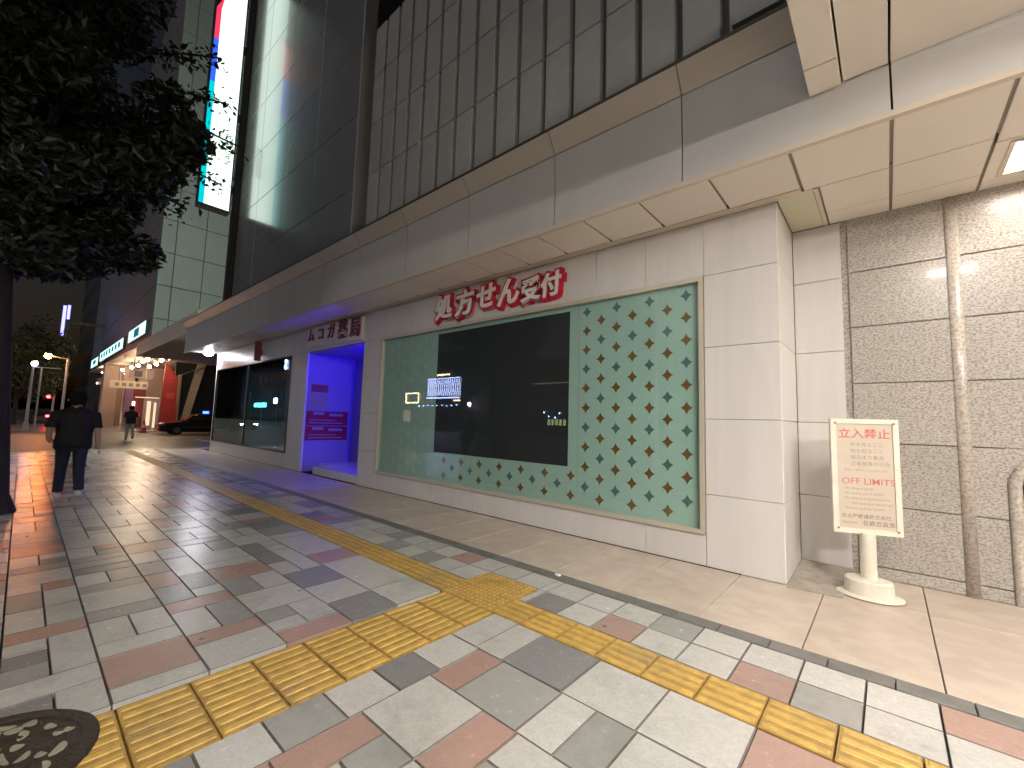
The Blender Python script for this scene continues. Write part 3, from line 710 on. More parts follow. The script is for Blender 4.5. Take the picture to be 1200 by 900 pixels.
# ------------------------------------------------------------------ lettering
LS = thing('wall_lettering', 'raised white Japanese letters with thick red outline above the star window', 'sign', (-4.9, 5.0, 3.32))
chars = [('処', -6.09, 3.525, .47), ('方', -5.53, 3.52, .47), ('せ', -5.0, 3.545, .47), ('ん', -4.5, 3.53, .49), ('受', -4.04, 3.49, .37), ('付', -3.66, 3.495, .37)]
for ch, x, z, s in chars:
    tl = .06
    xd_ = (cos(tl), 0, sin(tl)); zd_ = (-sin(tl), 0, cos(tl))
    L = text('letter', ch, s, 'letter_white', LS, (x, 4.945, z), xd_, zd_, ext=.012, off=.012, shear=.12)
    e = text('outline', ch, s, 'letter_red', LS, (x, 4.97, z), xd_, zd_, ext=.02, off=.046, shear=.12)
    e2 = text('outline_shadow', ch, s, 'letter_red', LS, (x+.025, 4.985, z-.02), xd_, zd_, ext=.012, off=.05, shear=.12)
    for t in (e, e2):
        t.parent = L
PS = thing('pharmacy_sign', 'dark red Japanese shop name on pale raised panels above the blue doorway', 'sign', (-10.3, 5, 3.3))
for ch, x, z, s in (('ム', -11.55, 3.62, .40), ('コ', -10.98, 3.60, .36), ('ガ', -10.42, 3.60, .40), ('薬', -9.82, 3.575, .48), ('局', -9.22, 3.55, .50)):
    L = text('letter', ch, s, 'sign_dark_red', PS, (x, 4.93, z), ext=.012, off=.008)
    q = MB(); q.box(x-.27, x+.27, 4.944, 4.999, z-.28, z+.25); q.build('letter_panel', 'sign_cream_frame', PS)

# ------------------------------------------------------------------ soffit lights
for i, (l, r) in enumerate(LIGHTS):  # only the first is in view; the farther two are added fill light
    t = thing('ceiling_light', ['square lit ceiling light with crossed bars over the granite wall', 'unseen fill light added farther along the portico soffit', 'unseen fill light added farther along the portico soffit'][i], 'ceiling light', ((l+r)/2, 5.38, ZS), 'portico ceiling lights')
    q = MB(); f_ = .035
    q.box(l, r, 5.06, 5.06+f_, ZS-.012, ZS+.13); q.box(l, r, 5.70-f_, 5.70, ZS-.012, ZS+.13); q.box(l, l+f_, 5.06+f_, 5.70-f_, ZS-.011, ZS+.13); q.box(r-f_, r, 5.06+f_, 5.70-f_, ZS-.011, ZS+.13)
    q.build('frame', 'trim_cream', t)
    q = MB(); q.box(l+f_, r-f_, 5.06+f_, 5.70-f_, ZS+.10, ZS+.12); q.build('diffuser', 'lamp_white', t)
    q = MB(); xm, ym = (l+r)/2, 5.38
    for dx in (-1, 1):
        q.tube((l+f_, ym-.28*dx, ZS+.01), (r-f_, ym+.28*dx, ZS+.01), .008, n=5)
    q.build('lattice_bar', 'trim_cream', t)
for x, y in DL:  # out-of-view lights added to brighten the pavement and pillar
    t = thing('canopy_fill_light', 'added square fill light set into the canopy over the sidewalk', 'ceiling light', (x, y, 4.285), 'added canopy fill lights')
    h_ = .33
    q = MB(); q.box(x-h_, x+h_, y-h_, y-h_+.03, 4.24, 4.284); q.box(x-h_, x+h_, y+h_-.03, y+h_, 4.24, 4.284); q.box(x-h_, x-h_+.03, y-h_+.03, y+h_-.03, 4.241, 4.284); q.box(x+h_-.03, x+h_, y-h_+.03, y+h_-.03, 4.241, 4.284); q.build('frame', 'trim_cream', t)
    q = MB(); q.box(x-h_+.03, x+h_-.03, y-h_+.03, y+h_-.03, 4.262, 4.284); q.build('diffuser', 'lamp_canopy_fill', t)

# ------------------------------------------------------------------ standing notice
SS = thing('standing_sign', 'cream no-entry notice board on a round post beside the granite wall', 'sign', (-.185, 5.28, 0))
A = Vector((-.428, 5.2, 0)); B = Vector((.066, 5.4, 0)); xd_ = (B-A).normalized(); nd = Vector((xd_.y, -xd_.x, 0)); Wd = (B-A).length
def sbox(q, u0, u1, n0, n1, z0, z1):
    P = lambda u, n, z: A+xd_*u+nd*n+Vector((0, 0, z))
    q.hexa([P(u0, n1, z0), P(u1, n1, z0), P(u1, n0, z0), P(u0, n0, z0), P(u0, n1, z1), P(u1, n1, z1), P(u1, n0, z1), P(u0, n0, z1)])
z0, z1 = .55, 1.62
q = MB(); e = .045
sbox(q, 0, Wd, -.025, .025, z0, z0+e); sbox(q, 0, Wd, -.025, .025, z1-e, z1); sbox(q, 0, e, -.025, .0245, z0+e, z1-e); sbox(q, Wd-e, Wd, -.025, .0245, z0+e, z1-e); q.build('frame', 'sign_cream_frame', SS)
q = MB(); sbox(q, e, Wd-e, -.02, .012, z0+e, z1-e); PN = q.build('board', 'sign_cream', SS)
q = MB()
for u in (e*.8, Wd-e*.8):
    for z in (z0+e*.9, z1-e*.9): sbox(q, u-.008, u+.008, .0246, .03, z-.008, z+.008)
q.build('screw', 'rust', SS)
q = MB(); q.lathe([(.062, .12), (.062, .565)], (-.18, 5.295, 0), 20); q.build('post', 'sign_cream_frame', SS, smooth=False)
q = MB(); q.lathe([(.185, .022), (.178, .14), (.165, .152), (.07, .152)], (-.185, 5.275, 0), 32, 1, .82); q.build('base_drum', 'sign_cream_frame', SS)
q = MB(); q.lathe([(.255, .004), (.25, .016), (.19, .024)], (-.185, 5.27, 0), 32, 1, .82); q.build('base_plate', 'sign_cream_frame', SS)
q = MB(); q.lathe([(.258, .003), (.257, .009)], (-.185, 5.27, 0), 32, 1, .82); q.build('rust_ring', 'rust', SS)
def st(body, u, z, size, m, align='LEFT', off=0., sx=1.):
    return text('print', body, size, m, PN, A+xd_*u+nd*.0135+Vector((0, 0, z)), xd_, (0, 0, 1), 0., off, sx, align)
st('立入禁止', .268, 1.475, .098, 'print_red', 'CENTER', .0018, 1.05)
for i, t in enumerate(('物を売ること', '物を配ること', '寝泊まり集会', '立看板等の行為')):
    st('□', .10, 1.375-.060*i, .036, 'print_pale'); st(t, .155, 1.375-.060*i, .043, 'print_grey', sx=1.02)
st('許可なく使用することを禁じます', .10, 1.135, .023, 'print_grey'); st('無断の駐輪はご遠慮ください', .10, 1.105, .023, 'print_pale')
st('OFF LIMITS', .285, 1.03, .082, 'print_red', 'CENTER', .0004, 1.04)
for i, t in enumerate(('No selling of goods', 'No handing out of leaflets', 'No sleeping or gathering here', 'No signboards placed here', 'No parking of any bicycles')):
    st(t, .10 if i != 3 else .16, .965-.046*i, .030, 'print_grey', sx=.95)
st('名古屋鉄道株式会社', .26, .705, .043, 'print_grey', 'CENTER', .0008); st('株式会社', .075, .645, .028, 'print_grey'); st('名鉄百貨店', .23, .645, .050, 'print_grey', 'LEFT', .001)

# ------------------------------------------------------------------ projecting sign
PJ = thing('projecting_sign', 'tall lit vertical sign with red, blue and teal edge projecting from the dark wall', 'sign', (-15.8, 3.4, 7.9))
zt = 16.4
q = MB(); q.box(-15.95, -15.62, 2.99, 3.84, 7.86, zt); q.build('case', 'dark_metal', PJ)
q = MB(); q.box(-15.619, -15.60, 3.13, 3.80, 7.93, zt-.05); q.build('lit_face', 'sign_light', PJ)
q = MB(); q.box(-15.97, -15.951, 3.0, 3.83, 7.93, zt-.05); q.build('lit_face', 'sign_light_back', PJ)
for m, a, b in (('sign_teal', 7.93, 11.9), ('sign_blue', 11.9, 13.35), ('sign_red', 13.35, 14.4)):
    q = MB(); q.box(-15.619, -15.60, 3.0, 3.13, a, b); q.build('edge_stripe', m, PJ)
q = MB()
q.poly([(-15.598, 3.0, 14.4), (-15.598, 3.13, 14.4), (-15.598, 3.2, 14.9), (-15.598, 3.0, 14.4-.0)]); q.build('edge_stripe', 'sign_red', PJ)
q = MB()
for z in (8.7, 11.2, 13.6, 15.8): q.box(-15.85, -15.7, 3.84, 4.1, z-.1, z+.1)
q.build('bracket', 'dark_metal', PJ)
q = MB(); q.box(-15.9, -15.66, 3.93, 4.09, 5.09, 22); q.build('rail_post', 'dark_metal', PJ)
text('print', 'NAGOYA', .24, 'print_grey', PJ, (-15.597, 3.66, 9.9), (0, 0, 1), (0, -1, 0))
# ------------------------------------------------------------------ corner building across the driveway
CB = thing('corner_building', 'pale panelled building across the driveway with lit boards and bulbs under its overhang', 'building', (-40, 7, 0))
XF, YF, ZB = -34.0, 4.85, 5.9
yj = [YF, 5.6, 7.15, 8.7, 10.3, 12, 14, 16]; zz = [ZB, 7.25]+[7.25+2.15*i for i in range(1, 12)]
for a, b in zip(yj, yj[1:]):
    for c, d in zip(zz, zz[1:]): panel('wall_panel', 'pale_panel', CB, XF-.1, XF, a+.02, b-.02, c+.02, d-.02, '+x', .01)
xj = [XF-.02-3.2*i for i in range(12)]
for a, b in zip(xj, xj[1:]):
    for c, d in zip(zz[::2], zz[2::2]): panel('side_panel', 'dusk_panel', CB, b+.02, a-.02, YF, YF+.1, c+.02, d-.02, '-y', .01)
q = MB(); q.box(-72, XF-.105, YF+.105, 16, ZB+.02, 31); q.build('carcass', 'dark_gap', CB)
q = MB(); q.box(-72, XF-.01, YF+.01, 16, ZB-.02, ZB+.015); q.build('soffit', 'far_soffit', CB)
# ground floor
q = MB(); q.box(-58.6, -57.0, 4.95, 6.0, 0, ZB-.02); q.build('pillar', 'pink_wall', CB)
q = MB(); q.box(-57.6, -57.0, 6.02, 6.35, 0, ZB-.02); q.build('pillar', 'tan_wall', CB)
q = MB(); q.box(-72, -56.5, 7.2, 7.4, 0, ZB-.02); q.build('shop_wall', 'tan_wall', CB)
q = MB(); q.box(-56.6, -56.5, 6.35, 9.5, 0, ZB-.02); q.build('shop_wall', 'pink_wall', CB)
q = MB(); q.box(-56.495, -56.45, 6.5, 7.3, .2, 1.2); q.build('shop_window', 'shop_glow', CB)
q = MB(); q.box(-56.495, -56.45, 6.45, 7.3, 1.6, 3.0); q.build('shop_window', 'maroon', CB)
q = MB(); q.box(-46.2, -46, 6.55, 7.55, 0, 2.6); EN = q.build('entrance', 'mauve_board', CB)
q = MB(); q.box(-45.99, -45.96, 6.75, 7.0, .3, 2.3); q.box(-45.99, -45.96, 7.2, 7.35, .1, 2.2); q.build('pane', 'shop_glow_dim', EN)
q = MB(); q.box(-45.95, -45.9, 5.95, 7.5, 2.55, 2.62); q.build('lintel', 'shop_glow_dim', CB)  # lintel glows by itself, its lit look put into the material
q = MB(); q.box(-50.2, -49.4, 5.75, 6.25, 0, 3.5); q.build('wrapped_column', 'purple_wrap', CB)
q = MB(); q.box(-51, -50.8, 6.3, 7.3, 0, 4.0); q.build('dark_shopfront', 'maroon', CB)
q = MB(); q.box(-50.79, -50.7, 6.35, 6.6, 1.7, 2.3); q.box(-50.79, -50.7, 6.7, 6.9, 1.0, 1.3); q.build('shop_window', 'shop_glow', CB)
q = MB(); q.prism([(7.6, 0), (8.75, 0), (8.6, 4.5), (7.72, 5.7)], 'x', -46.3, -46.0); q.build('red_banner', 'red_cloth', CB)
q = MB(); q.box(-45.99, -45.95, 7.75, 8.55, 4.35, 4.42); q.box(-45.99, -45.95, 7.95, 8.5, 2.6, 3.1); q.build('banner_print', 'cone_red', CB)
q = MB(); q.box(-47.2, -47.0, 8.6, 15, 0, ZB-.03); q.build('dark_opening', 'store_dark', CB)
q = MB(); q.hexa([(-46.9, 9.1, 0), (-46.6, 9.1, 0), (-46.6, 9.6, 0), (-46.9, 9.6, 0), (-46.9, 10.1, 5.85), (-46.6, 10.1, 5.85), (-46.6, 10.7, 5.85), (-46.9, 10.7, 5.85)]); q.build('raking_column', 'concrete', CB)
q = MB(); q.hexa([(-46.55, 8.75, 0), (-46.3, 8.75, 0), (-46.3, 8.95, 0), (-46.55, 8.95, 0), (-46.55, 8.75, 4.7), (-46.3, 8.75, 4.7), (-46.3, 8.95, 4.7), (-46.55, 8.95, 4.7)]); q.hexa([(-46.55, 8.75, 4.6), (-46.3, 8.75, 4.6), (-46.3, 8.95, 4.75), (-46.55, 8.95, 4.75), (-46.55, 10.8, 5.8), (-46.3, 10.8, 5.8), (-46.3, 10.9, 5.86), (-46.55, 10.9, 5.86)]); q.build('portal_frame', 'tan_wall', CB)
for nm, lab, xa, xb_, za, zb_, inks in (('light_board', 'short lit pale blue board nearest the corner above the overhang', -35.1, -41.6, 6.38, 7.2, [(-37.3, -39.2, .15, .85)]),
        ('light_board', 'long lit pale blue board in the middle of the overhang edge', -44.2, -59.0, 6.25, 7.08, [(-45.6-1.9*i, -46.6-1.9*i, .3, .8) for i in range(7)]),
        ('light_board', 'small lit board at the far end of the overhang edge', -60.8, -67, 6.05, 6.9, [(-62.5, -65, .3, .8)])):
    t = thing(nm, lab, 'sign', ((xa+xb_)/2, YF, za), 'lit boards along the overhang')
    q = MB(); q.box(xb_-.1, xa+.1, YF-.16, YF-.02, za-.08, zb_+.08); q.build('case', 'dark_metal', t)
    q = MB(); q.box(xb_, xa, YF-.18, YF-.161, za, zb_); q.build('lit_face', 'lightbox', t)
    for x_, y_, a, b in inks:
        q = MB(); q.box(y_, x_, YF-.19, YF-.181, za+(zb_-za)*a, za+(zb_-za)*b); q.build('print', 'lightbox_ink', t)
hb = [(-36.3, 5.54), (-38.6, 5.74), (-41.4, 5.85), (-43.4, 5.85), (-48, 6.22), (-50.7, 6.13), (-48.2, 6.99), (-38.8, 6.66), (-54.9, 5.99), (-59.8, 5.75), (-62, 6.4), (-60.5, 6.9), (-61.1, 5.2), (-58.5, 5.4), (-44.8, 6.9), (-41.0, 6.6)]
q = MB(); q.ball((0, 0, 0), .13, 8, 5); q.m = 1; q.tube((0, 0, .12), (0, 0, .54), .02, n=4); bm_ = q.mesh('bulb', ['bulb_warm', 'dark_metal'])
for x, y in hb:
    tag(inst('hanging_bulb', bm_, (x, y, 5.33)), 'warm round bulb hanging on a cord under the overhang', 'bulb', 'bulbs under the overhang')
sg = thing('hanging_board', 'long cream signboard hanging under the overhang by the shopfronts', 'sign', (-46, 5.5, 3.5))
q = MB(); q.box(-46, -45.85, 4.35, 6.65, 3.25, 3.85); q.build('board', 'cream_board', sg)
q = MB()
for i in range(5): q = MB(); q.box(-45.849, -45.84, 4.65+.42*i, 4.9+.42*i, 3.42, 3.68); q.build('print', 'print_grey', sg)
for y_ in (4.95, 6.5): q = MB(); q.tube((-45.9, y_, 3.84), (-45.9, y_, 5.88), .03, n=5); q.build('hanger', 'cream_board', sg)
sg = thing('hanging_board', 'mauve signboard with a dark square hanging above the cream signboard', 'sign', (-47.5, 6.3, 4.2))
q = MB(); q.box(-47.6, -47.4, 5.65, 7.2, 4.2, 4.95); q.build('board', 'mauve_board', sg)
q = MB(); q.box(-47.399, -47.38, 5.95, 6.45, 4.35, 4.85); q.build('print', 'store_dark', sg)
for y_ in (5.9, 7.0): q = MB(); q.tube((-47.5, y_, 4.94), (-47.5, y_, 5.88), .03, n=5); q.build('hanger', 'dark_metal', sg)
# floodlight under the end of the ledge, red hanging sign
fl = thing('floodlight', 'bright white floodlight under the far end of the ledge', 'lamp', (-20.35, 4.72, 3.84))
q = MB(); q.box(-20.5, -20.2, 4.6, 4.84, 3.86, 3.9); q.build('bracket', 'dark_metal', fl)
q = MB(); q.lathe([(.10, 0), (.14, -.02), (.14, -.05), (.07, -.09)], (-20.35, 4.72, 3.86), 14); q.build('lens', 'lamp_flood', fl)
hs = thing('fire_point_sign', 'small dark red box sign on the wall under the ledge above the dark shop window', 'sign', (-15.3, 5, 3.4))
q = MB(); q.box(-15.33, -15.27, 4.78, 4.97, 3.22, 3.84); q.build('box', 'maroon', hs); q = MB(); q.box(-15.31, -15.27, 4.97, 5.0, 3.4, 3.6); q.build('bracket', 'dark_metal', hs)

# ------------------------------------------------------------------ cars
def make_car(name, label, loc, rz, group=None, taxi=False, lights=False):
    R = Matrix.Rotation(rz, 4, 'Z'); L0 = Vector(loc)
    t = thing(name, label, 'car', loc, group)
    def fin(q, nm, m, par, sm=False):
        q.v = [tuple(R @ Vector(v)+L0) for v in q.v]; return q.build(nm, m, par, smooth=sm)
    def loft(q, secs):
        n = len(secs[0]); k = len(q.v)
        for s in secs: q.v += s
        for i in range(len(secs)-1):
            for j in range(n):
                j2 = (j+1) % n; q.f.append((k+i*n+j, k+i*n+j2, k+(i+1)*n+j2, k+(i+1)*n+j)); q.mi.append(0)
        q.f.append(tuple(k+j for j in range(n))[::-1]); q.f.append(tuple(k+(len(secs)-1)*n+j for j in range(n))); q.mi += [0, 0]
    # lower body sections along x (front = +x)
    q = MB(); secs = []
    for x, w, zb, zt_ in ((2.32, .60, .34, .58), (2.26, .76, .24, .70), (2.0, .84, .19, .79), (1.3, .855, .18, .88), (.75, .86, .18, .95), (-1.0, .86, .18, .97), (-1.6, .855, .18, .98), (-2.1, .84, .20, .95), (-2.3, .78, .28, .88), (-2.34, .66, .38, .72)):
        zm = (zb+zt_)/2
        secs.append([(x, -w*.92, zb), (x, -w, zm-.05), (x, -w*.985, zm+.1), (x, -w*.90, zt_-.02), (x, -w*.6, zt_), (x, w*.6, zt_), (x, w*.90, zt_-.02), (x, w*.985, zm+.1), (x, w, zm-.05), (x, w*.92, zb)])
    loft(q, secs); bd = fin(q, 'body', 'car_black', t)
    q = MB(); secs = []
    for x, w, z in ((.95, .74, .93), (.25, .60, 1.41), (-.2, .585, 1.465), (-.9, .585, 1.45), (-1.75, .72, .95)):
        secs.append([(x, -w, .9), (x, -w, z-.03), (x, -w*.9, z), (x, w*.9, z), (x, w, z-.03), (x, w, .9)])
    loft(q, secs); cb = fin(q, 'cabin', 'car_black', t)
    for s in (-1, 1):
        q = MB(); y = lambda z: s*(.745-.145*(z-.93)/.5)
        for a, b in (((.72, .98), (.18, 1.36), (-.22, 1.39), (-.22, .98)), ((-.28, .98), (-.28, 1.39), (-.85, 1.37), (-1.45, 1.02))) and [((.72, .98), (.18, 1.36)), ((-.28, .98), (-.28, 1.39))]: pass
        for quad in ([(.70, .98), (.20, 1.35), (-.22, 1.39), (-.22, .98)], [(-.28, .98), (-.28, 1.39), (-.88, 1.37), (-1.38, 1.02)]):
            q.poly([(x, s*(.752-.15*(z-.93)/.5)+s*.02, z) for x, z in quad]); q.poly([(x, s*(.752-.15*(z-.93)/.5)-s*.03, z) for x, z in quad][::-1])
        fin(q, 'side_window', 'car_glass', cb)
        q = MB(); q.box(.68, .80, s*.78, s*.97, .96, 1.08); fin(q, 'door_mirror', 'car_black', t)
        q = MB(); q.box(.18, -.02, s*.858, s*.885, .80, .825); q.box(-.95, -1.15, s*.858, s*.885, .81, .835); fin(q, 'door_handle', 'chrome', bd)
        q = MB(); q.box(1.4, -1.5, s*.855, s*.872, .50, .53); fin(q, 'side_trim', 'chrome', bd)
        q = MB(); q.box(2.22, 2.30, s*.42, s*.72, .56, .68); fin(q, 'headlight', 'lamp_head' if lights else 'chrome', t)
        q = MB(); q.box(-2.27, -2.345, s*.45, s*.74, .68, .80); fin(q, 'tail_light', 'maroon', t)
    q = MB(); q.poly([(.93, -.66, .955), (.93, .66, .955), (.29, .55, 1.40), (.29, -.55, 1.40)]); q.poly([(.90, -.66, .955), (.26, -.55, 1.40), (.26, .55, 1.40), (.90, .66, .955)])
    q.v = [(v[0]+.03, v[1], v[2]+.01) for v in q.v]; fin(q, 'windscreen', 'car_glass', cb)
    q = MB(); q.poly([(-1.72, -.62, .985), (-.93, -.53, 1.435), (-.93, .53, 1.435), (-1.72, .62, .985)]); q.poly([(-1.69, -.62, .985), (-1.69, .62, .985), (-.9, .53, 1.435), (-.9, -.53, 1.435)])
    q.v = [(v[0]-.03, v[1], v[2]+.01) for v in q.v]; fin(q, 'rear_window', 'car_glass', cb)
    q = MB(); q.box(2.2, 2.37, -.78, .78, .30, .42); fin(q, 'bumper', 'car_black', t); q = MB(); q.box(-2.2, -2.38, -.78, .78, .32, .46); fin(q, 'bumper', 'car_black', t)
    q = MB(); q.box(2.28, 2.33, -.36, .36, .50, .64); fin(q, 'grille', 'chrome', t); q = MB(); q.box(2.371, 2.38, -.17, .17, .32, .41); fin(q, 'number_plate', 'plate_white', t)
    for x in (1.38, -1.36):
        for s in (-1, 1):
            q = MB(); q.tube((x, s*.66, .31), (x, s*.875, .31), .31, n=20); wh = fin(q, 'wheel', 'tyre', t)
            q = MB(); q.tube((x, s*.86, .31), (x, s*.885, .31), .19, n=14); fin(q, 'rim', 'chrome', wh)
    if taxi:
        q = MB(); q.box(-.50, -.2, -.12, .12, 1.46, 1.62); fin(q, 'roof_lamp', 'lamp_blue', t)
        q = MB(); q.box(-1.35, -.75, .861, .868, .62, .86); fin(q, 'door_sign', 'plate_white', t)
    return t
make_car('taxi', 'black taxi with blue roof lamp waiting in the driveway under the overhang', (-36.6, 8.3, -.035), -pi/2, None, True)
make_car('oncoming_car', 'oncoming car with both headlights on, mirrored in the dark shop window', (-48, -4.3, -.13), 0, None, False, True)
make_car('far_car', 'dark car far down the road with red tail lights', (-70, -4.0, -.13), pi)
tl_ = thing('brake_light_car', 'car in the distance showing a red tail light left of the walking man', 'car', (-58, 1.55, 0))
cn = thing('traffic_cone', 'red traffic cone with pale band in front of the taxi', 'cone', (-39.5, 5.75, -.03))
q = MB(); q.box(-39.72, -39.28, 5.53, 5.97, -.03, .02); q.build('base', 'tyre', cn); q = MB(); q.lathe([(.17, .02), (.035, .9)], (-39.5, 5.75, -.03), 14); q.build('cone', 'cone_red', cn); q = MB(); q.lathe([(.125, .36), (.095, .56)], (-39.5, 5.75, -.03), 14); q.build('band', 'plate_white', cn)
bpy.data.objects.remove(tl_)

# ------------------------------------------------------------------ people
def person(label, loc, rz, shirt, trouser, shoe, stride, scale=1., pack=False, wide=1.):
    t = thing('person', label, 'person', loc)
    s = scale; L = Vector(loc)
    def sk(nm, m, pts, edges, sub=2, par=None):
        return skin(nm, m, par or t, [(p[0]*s, p[1]*s, p[2]*s)+tuple(r*s for r in p[3:]) for p in pts], edges, sub, loc, rz)
    # x = forward, y = left. hips at .93, shoulders 1.45
    a = stride
    hipL, hipR = (0, .095, .90), (0, -.095, .90)
    kL, kR = (a*.42, .10, .50), (-a*.12, -.10, .49); fL, fR = (a*.55, .105, .09), (-a*.95, -.105, .14+.1*a)
    body = [(0, 0, .95, .14*wide, .11), (0, 0, 1.15, .135*wide, .10), (0, 0, 1.36, .16*wide, .105), (0, 0, 1.475, .075, .07), (.015, 0, 1.54, .058), (.03, 0, 1.63, .085, .10), (.025, 0, 1.70, .075, .09),
            (0, .185*wide, 1.425, .06), (-.07, .245*wide, 1.16, .047), (.06, .235*wide, .99, .036), (.10, .20*wide, .93, .03, .042),
            (0, -.185*wide, 1.425, .06), (-.02, -.235*wide, 1.15, .047), (.02, -.255*wide, .90, .036), (.035, -.255*wide, .81, .03, .042),
            (*hipL, .10), (*kL, .062), (*fL, .042), (fL[0]+.13, fL[1], fL[2]-.05, .035), (*hipR, .10), (*kR, .062), (*fR, .042), (fR[0]+.12, fR[1], fR[2]-.07, .035)]
    edges = [(0, 1), (1, 2), (2, 3), (3, 4), (4, 5), (5, 6), (2, 7), (7, 8), (8, 9), (9, 10), (2, 11), (11, 12), (12, 13), (13, 14), (0, 15), (15, 16), (16, 17), (17, 18), (0, 19), (19, 20), (20, 21), (21, 22)]
    bo = sk('body', 'skin', body, edges)
    # fingers on both hands
    for hx, hy, hz, sd in ((.10, .20*wide, .93, 1), (.035, -.255*wide, .81, -1)):
        pts = []; ed = []
        for i in range(4):
            n = len(pts); y = hy+(-.028+.019*i); ln = (.06, .075, .07, .055)[i]
            pts += [(hx+.005, y, hz-.02, .011), (hx+.018, y, hz-.02-ln*.6, .010), (hx+.03, y, hz-.02-ln*1.1, .008)]; ed += [(n, n+1), (n+1, n+2)]
        n = len(pts); pts += [(hx+.02, hy-.01*sd, hz+.01, .012), (hx+.05, hy-.02*sd, hz-.03, .010)]; ed.append((n, n+1))
        sk('hand', 'skin', pts, ed, 1)
    R_ = Matrix.Rotation(rz, 3, 'Z')
    def rings(q, sec, n=18):   # sec: centre, half depth, half width, lean of the ring's axis
        k = len(q.v)
        for (cx, cy, cz), rd, rw in sec:
            for i in range(n):
                u = 2*pi*i/n; e_ = .8
                px = rd*abs(cos(u))**e_*(1 if cos(u) > 0 else -1); py = rw*abs(sin(u))**e_*(1 if sin(u) > 0 else -1)
                wob = 1+.03*sin(3*u+cz*23)+.02*sin(5*u-cz*31)
                q.v.append(tuple(R_ @ (Vector((cx+px*wob, cy+py*wob, cz))*s)+L))
        for j in range(len(sec)-1):
            for i in range(n):
                i2 = (i+1) % n; q.f.append((k+j*n+i, k+j*n+i2, k+(j+1)*n+i2, k+(j+1)*n+i)); q.mi.append(0)
        q.f.append(tuple(k+i for i in range(n))[::-1]); q.f.append(tuple(k+(len(sec)-1)*n+i for i in range(n))); q.mi += [0, 0]
    w_ = wide
    mid = lambda p, q_, f: tuple(p[i]+(q_[i]-p[i])*f for i in range(3))
    q = MB()
    rings(q, [((0, 0, .845), .145, .19*w_), ((0, 0, .93), .15, .195*w_), ((0, 0, 1.08), .145, .185*w_), ((0, 0, 1.25), .148, .20*w_), ((0, 0, 1.36), .14, .215*w_), ((0, 0, 1.43), .115, .205*w_), ((0, 0, 1.475), .085, .14*w_), ((.005, 0, 1.51), .066, .072*w_), ((.008, 0, 1.53), .06, .06*w_)])
    for sh, el in (((0, .18*w_, 1.425), (-.07, .245*w_, 1.16)), ((0, -.18*w_, 1.425), (-.02, -.235*w_, 1.15))):
        sd = 1 if sh[1] > 0 else -1
        rings(q, [((sh[0], sh[1]-.02*sd, sh[2]+.035), .05, .05), ((sh[0], sh[1]+.01*sd, sh[2]), .085, .075), (mid(sh, el, .35), .085, .075), (mid(sh, el, .7), .082, .074), (mid(sh, el, .9), .08, .073)], 12)
    q.build('t_shirt', shirt, t, smooth=True)
    q = MB()
    rings(q, [((0, 0, .98), .12, .165*w_), ((0, 0, .92), .138, .178*w_), ((0, 0, .84), .135, .182*w_), ((0, 0, .79), .10, .16*w_)])
    for h_, k_, f_ in ((hipL, kL, fL), (hipR, kR, fR)):
        rings(q, [(h_, .12, .095), (mid(h_, k_, .3), .108, .092), (mid(h_, k_, .7), .09, .08), (k_, .08, .073), (mid(k_, f_, .4), .076, .068), (mid(k_, f_, .75), .07, .064), (mid(k_, f_, .92), .072, .065)], 14)
    q.build('trousers', trouser, t, smooth=True)
    for f, dz in ((fL, 0), (fR, .02)):
        sk('shoe', shoe, [(f[0]-.055, f[1], f[2]-.03, .058, .058), (f[0]+.06, f[1], f[2]-.045, .052, .046), (f[0]+.16, f[1], f[2]-.055, .044, .032)], [(0, 1), (1, 2)], 1)
    q = MB(); rh = random.Random(4)
    rings(q, [((-.035, 0, 1.555), .05, .065), ((-.03, 0, 1.60), .085, .095), ((-.012, 0, 1.66), .108, .108), ((-.005, 0, 1.71), .112, .105), ((0, 0, 1.755), .09, .085), ((0, 0, 1.785), .045, .045)], 16)
    q.v = [tuple(Vector(v)+Vector((rh.gauss(0, .006), rh.gauss(0, .006), rh.gauss(0, .006)))) for v in q.v]
    q.build('hair', 'hair', t, smooth=True)
    for sd in (-1, 1): sk('ear', 'skin', [(.03, sd*.105, 1.645, .012, .02), (.025, sd*.112, 1.615, .01, .014)], [(0, 1)], 1)
    if pack: sk('shoulder_bag', 'shirt_black', [(-.2, 0, 1.05, .17, .11), (-.2, 0, 1.25, .17, .11), (-.19, 0, 1.38, .13, .09)], [(0, 1), (1, 2)])
    return t
person('person in black t-shirt and dark jeans walking away beside the tree', (-10.15, .60, .012), pi, 'shirt_black', 'jeans', 'shoe_pale', .34, 1.0, False, 1.18)
person('person in black top and pale trousers walking near the taxi', (-29.5, 3.75, -.03), pi, 'shirt_black', 'jeans_pale', 'tyre', .2, 1.0, True, 1.0)

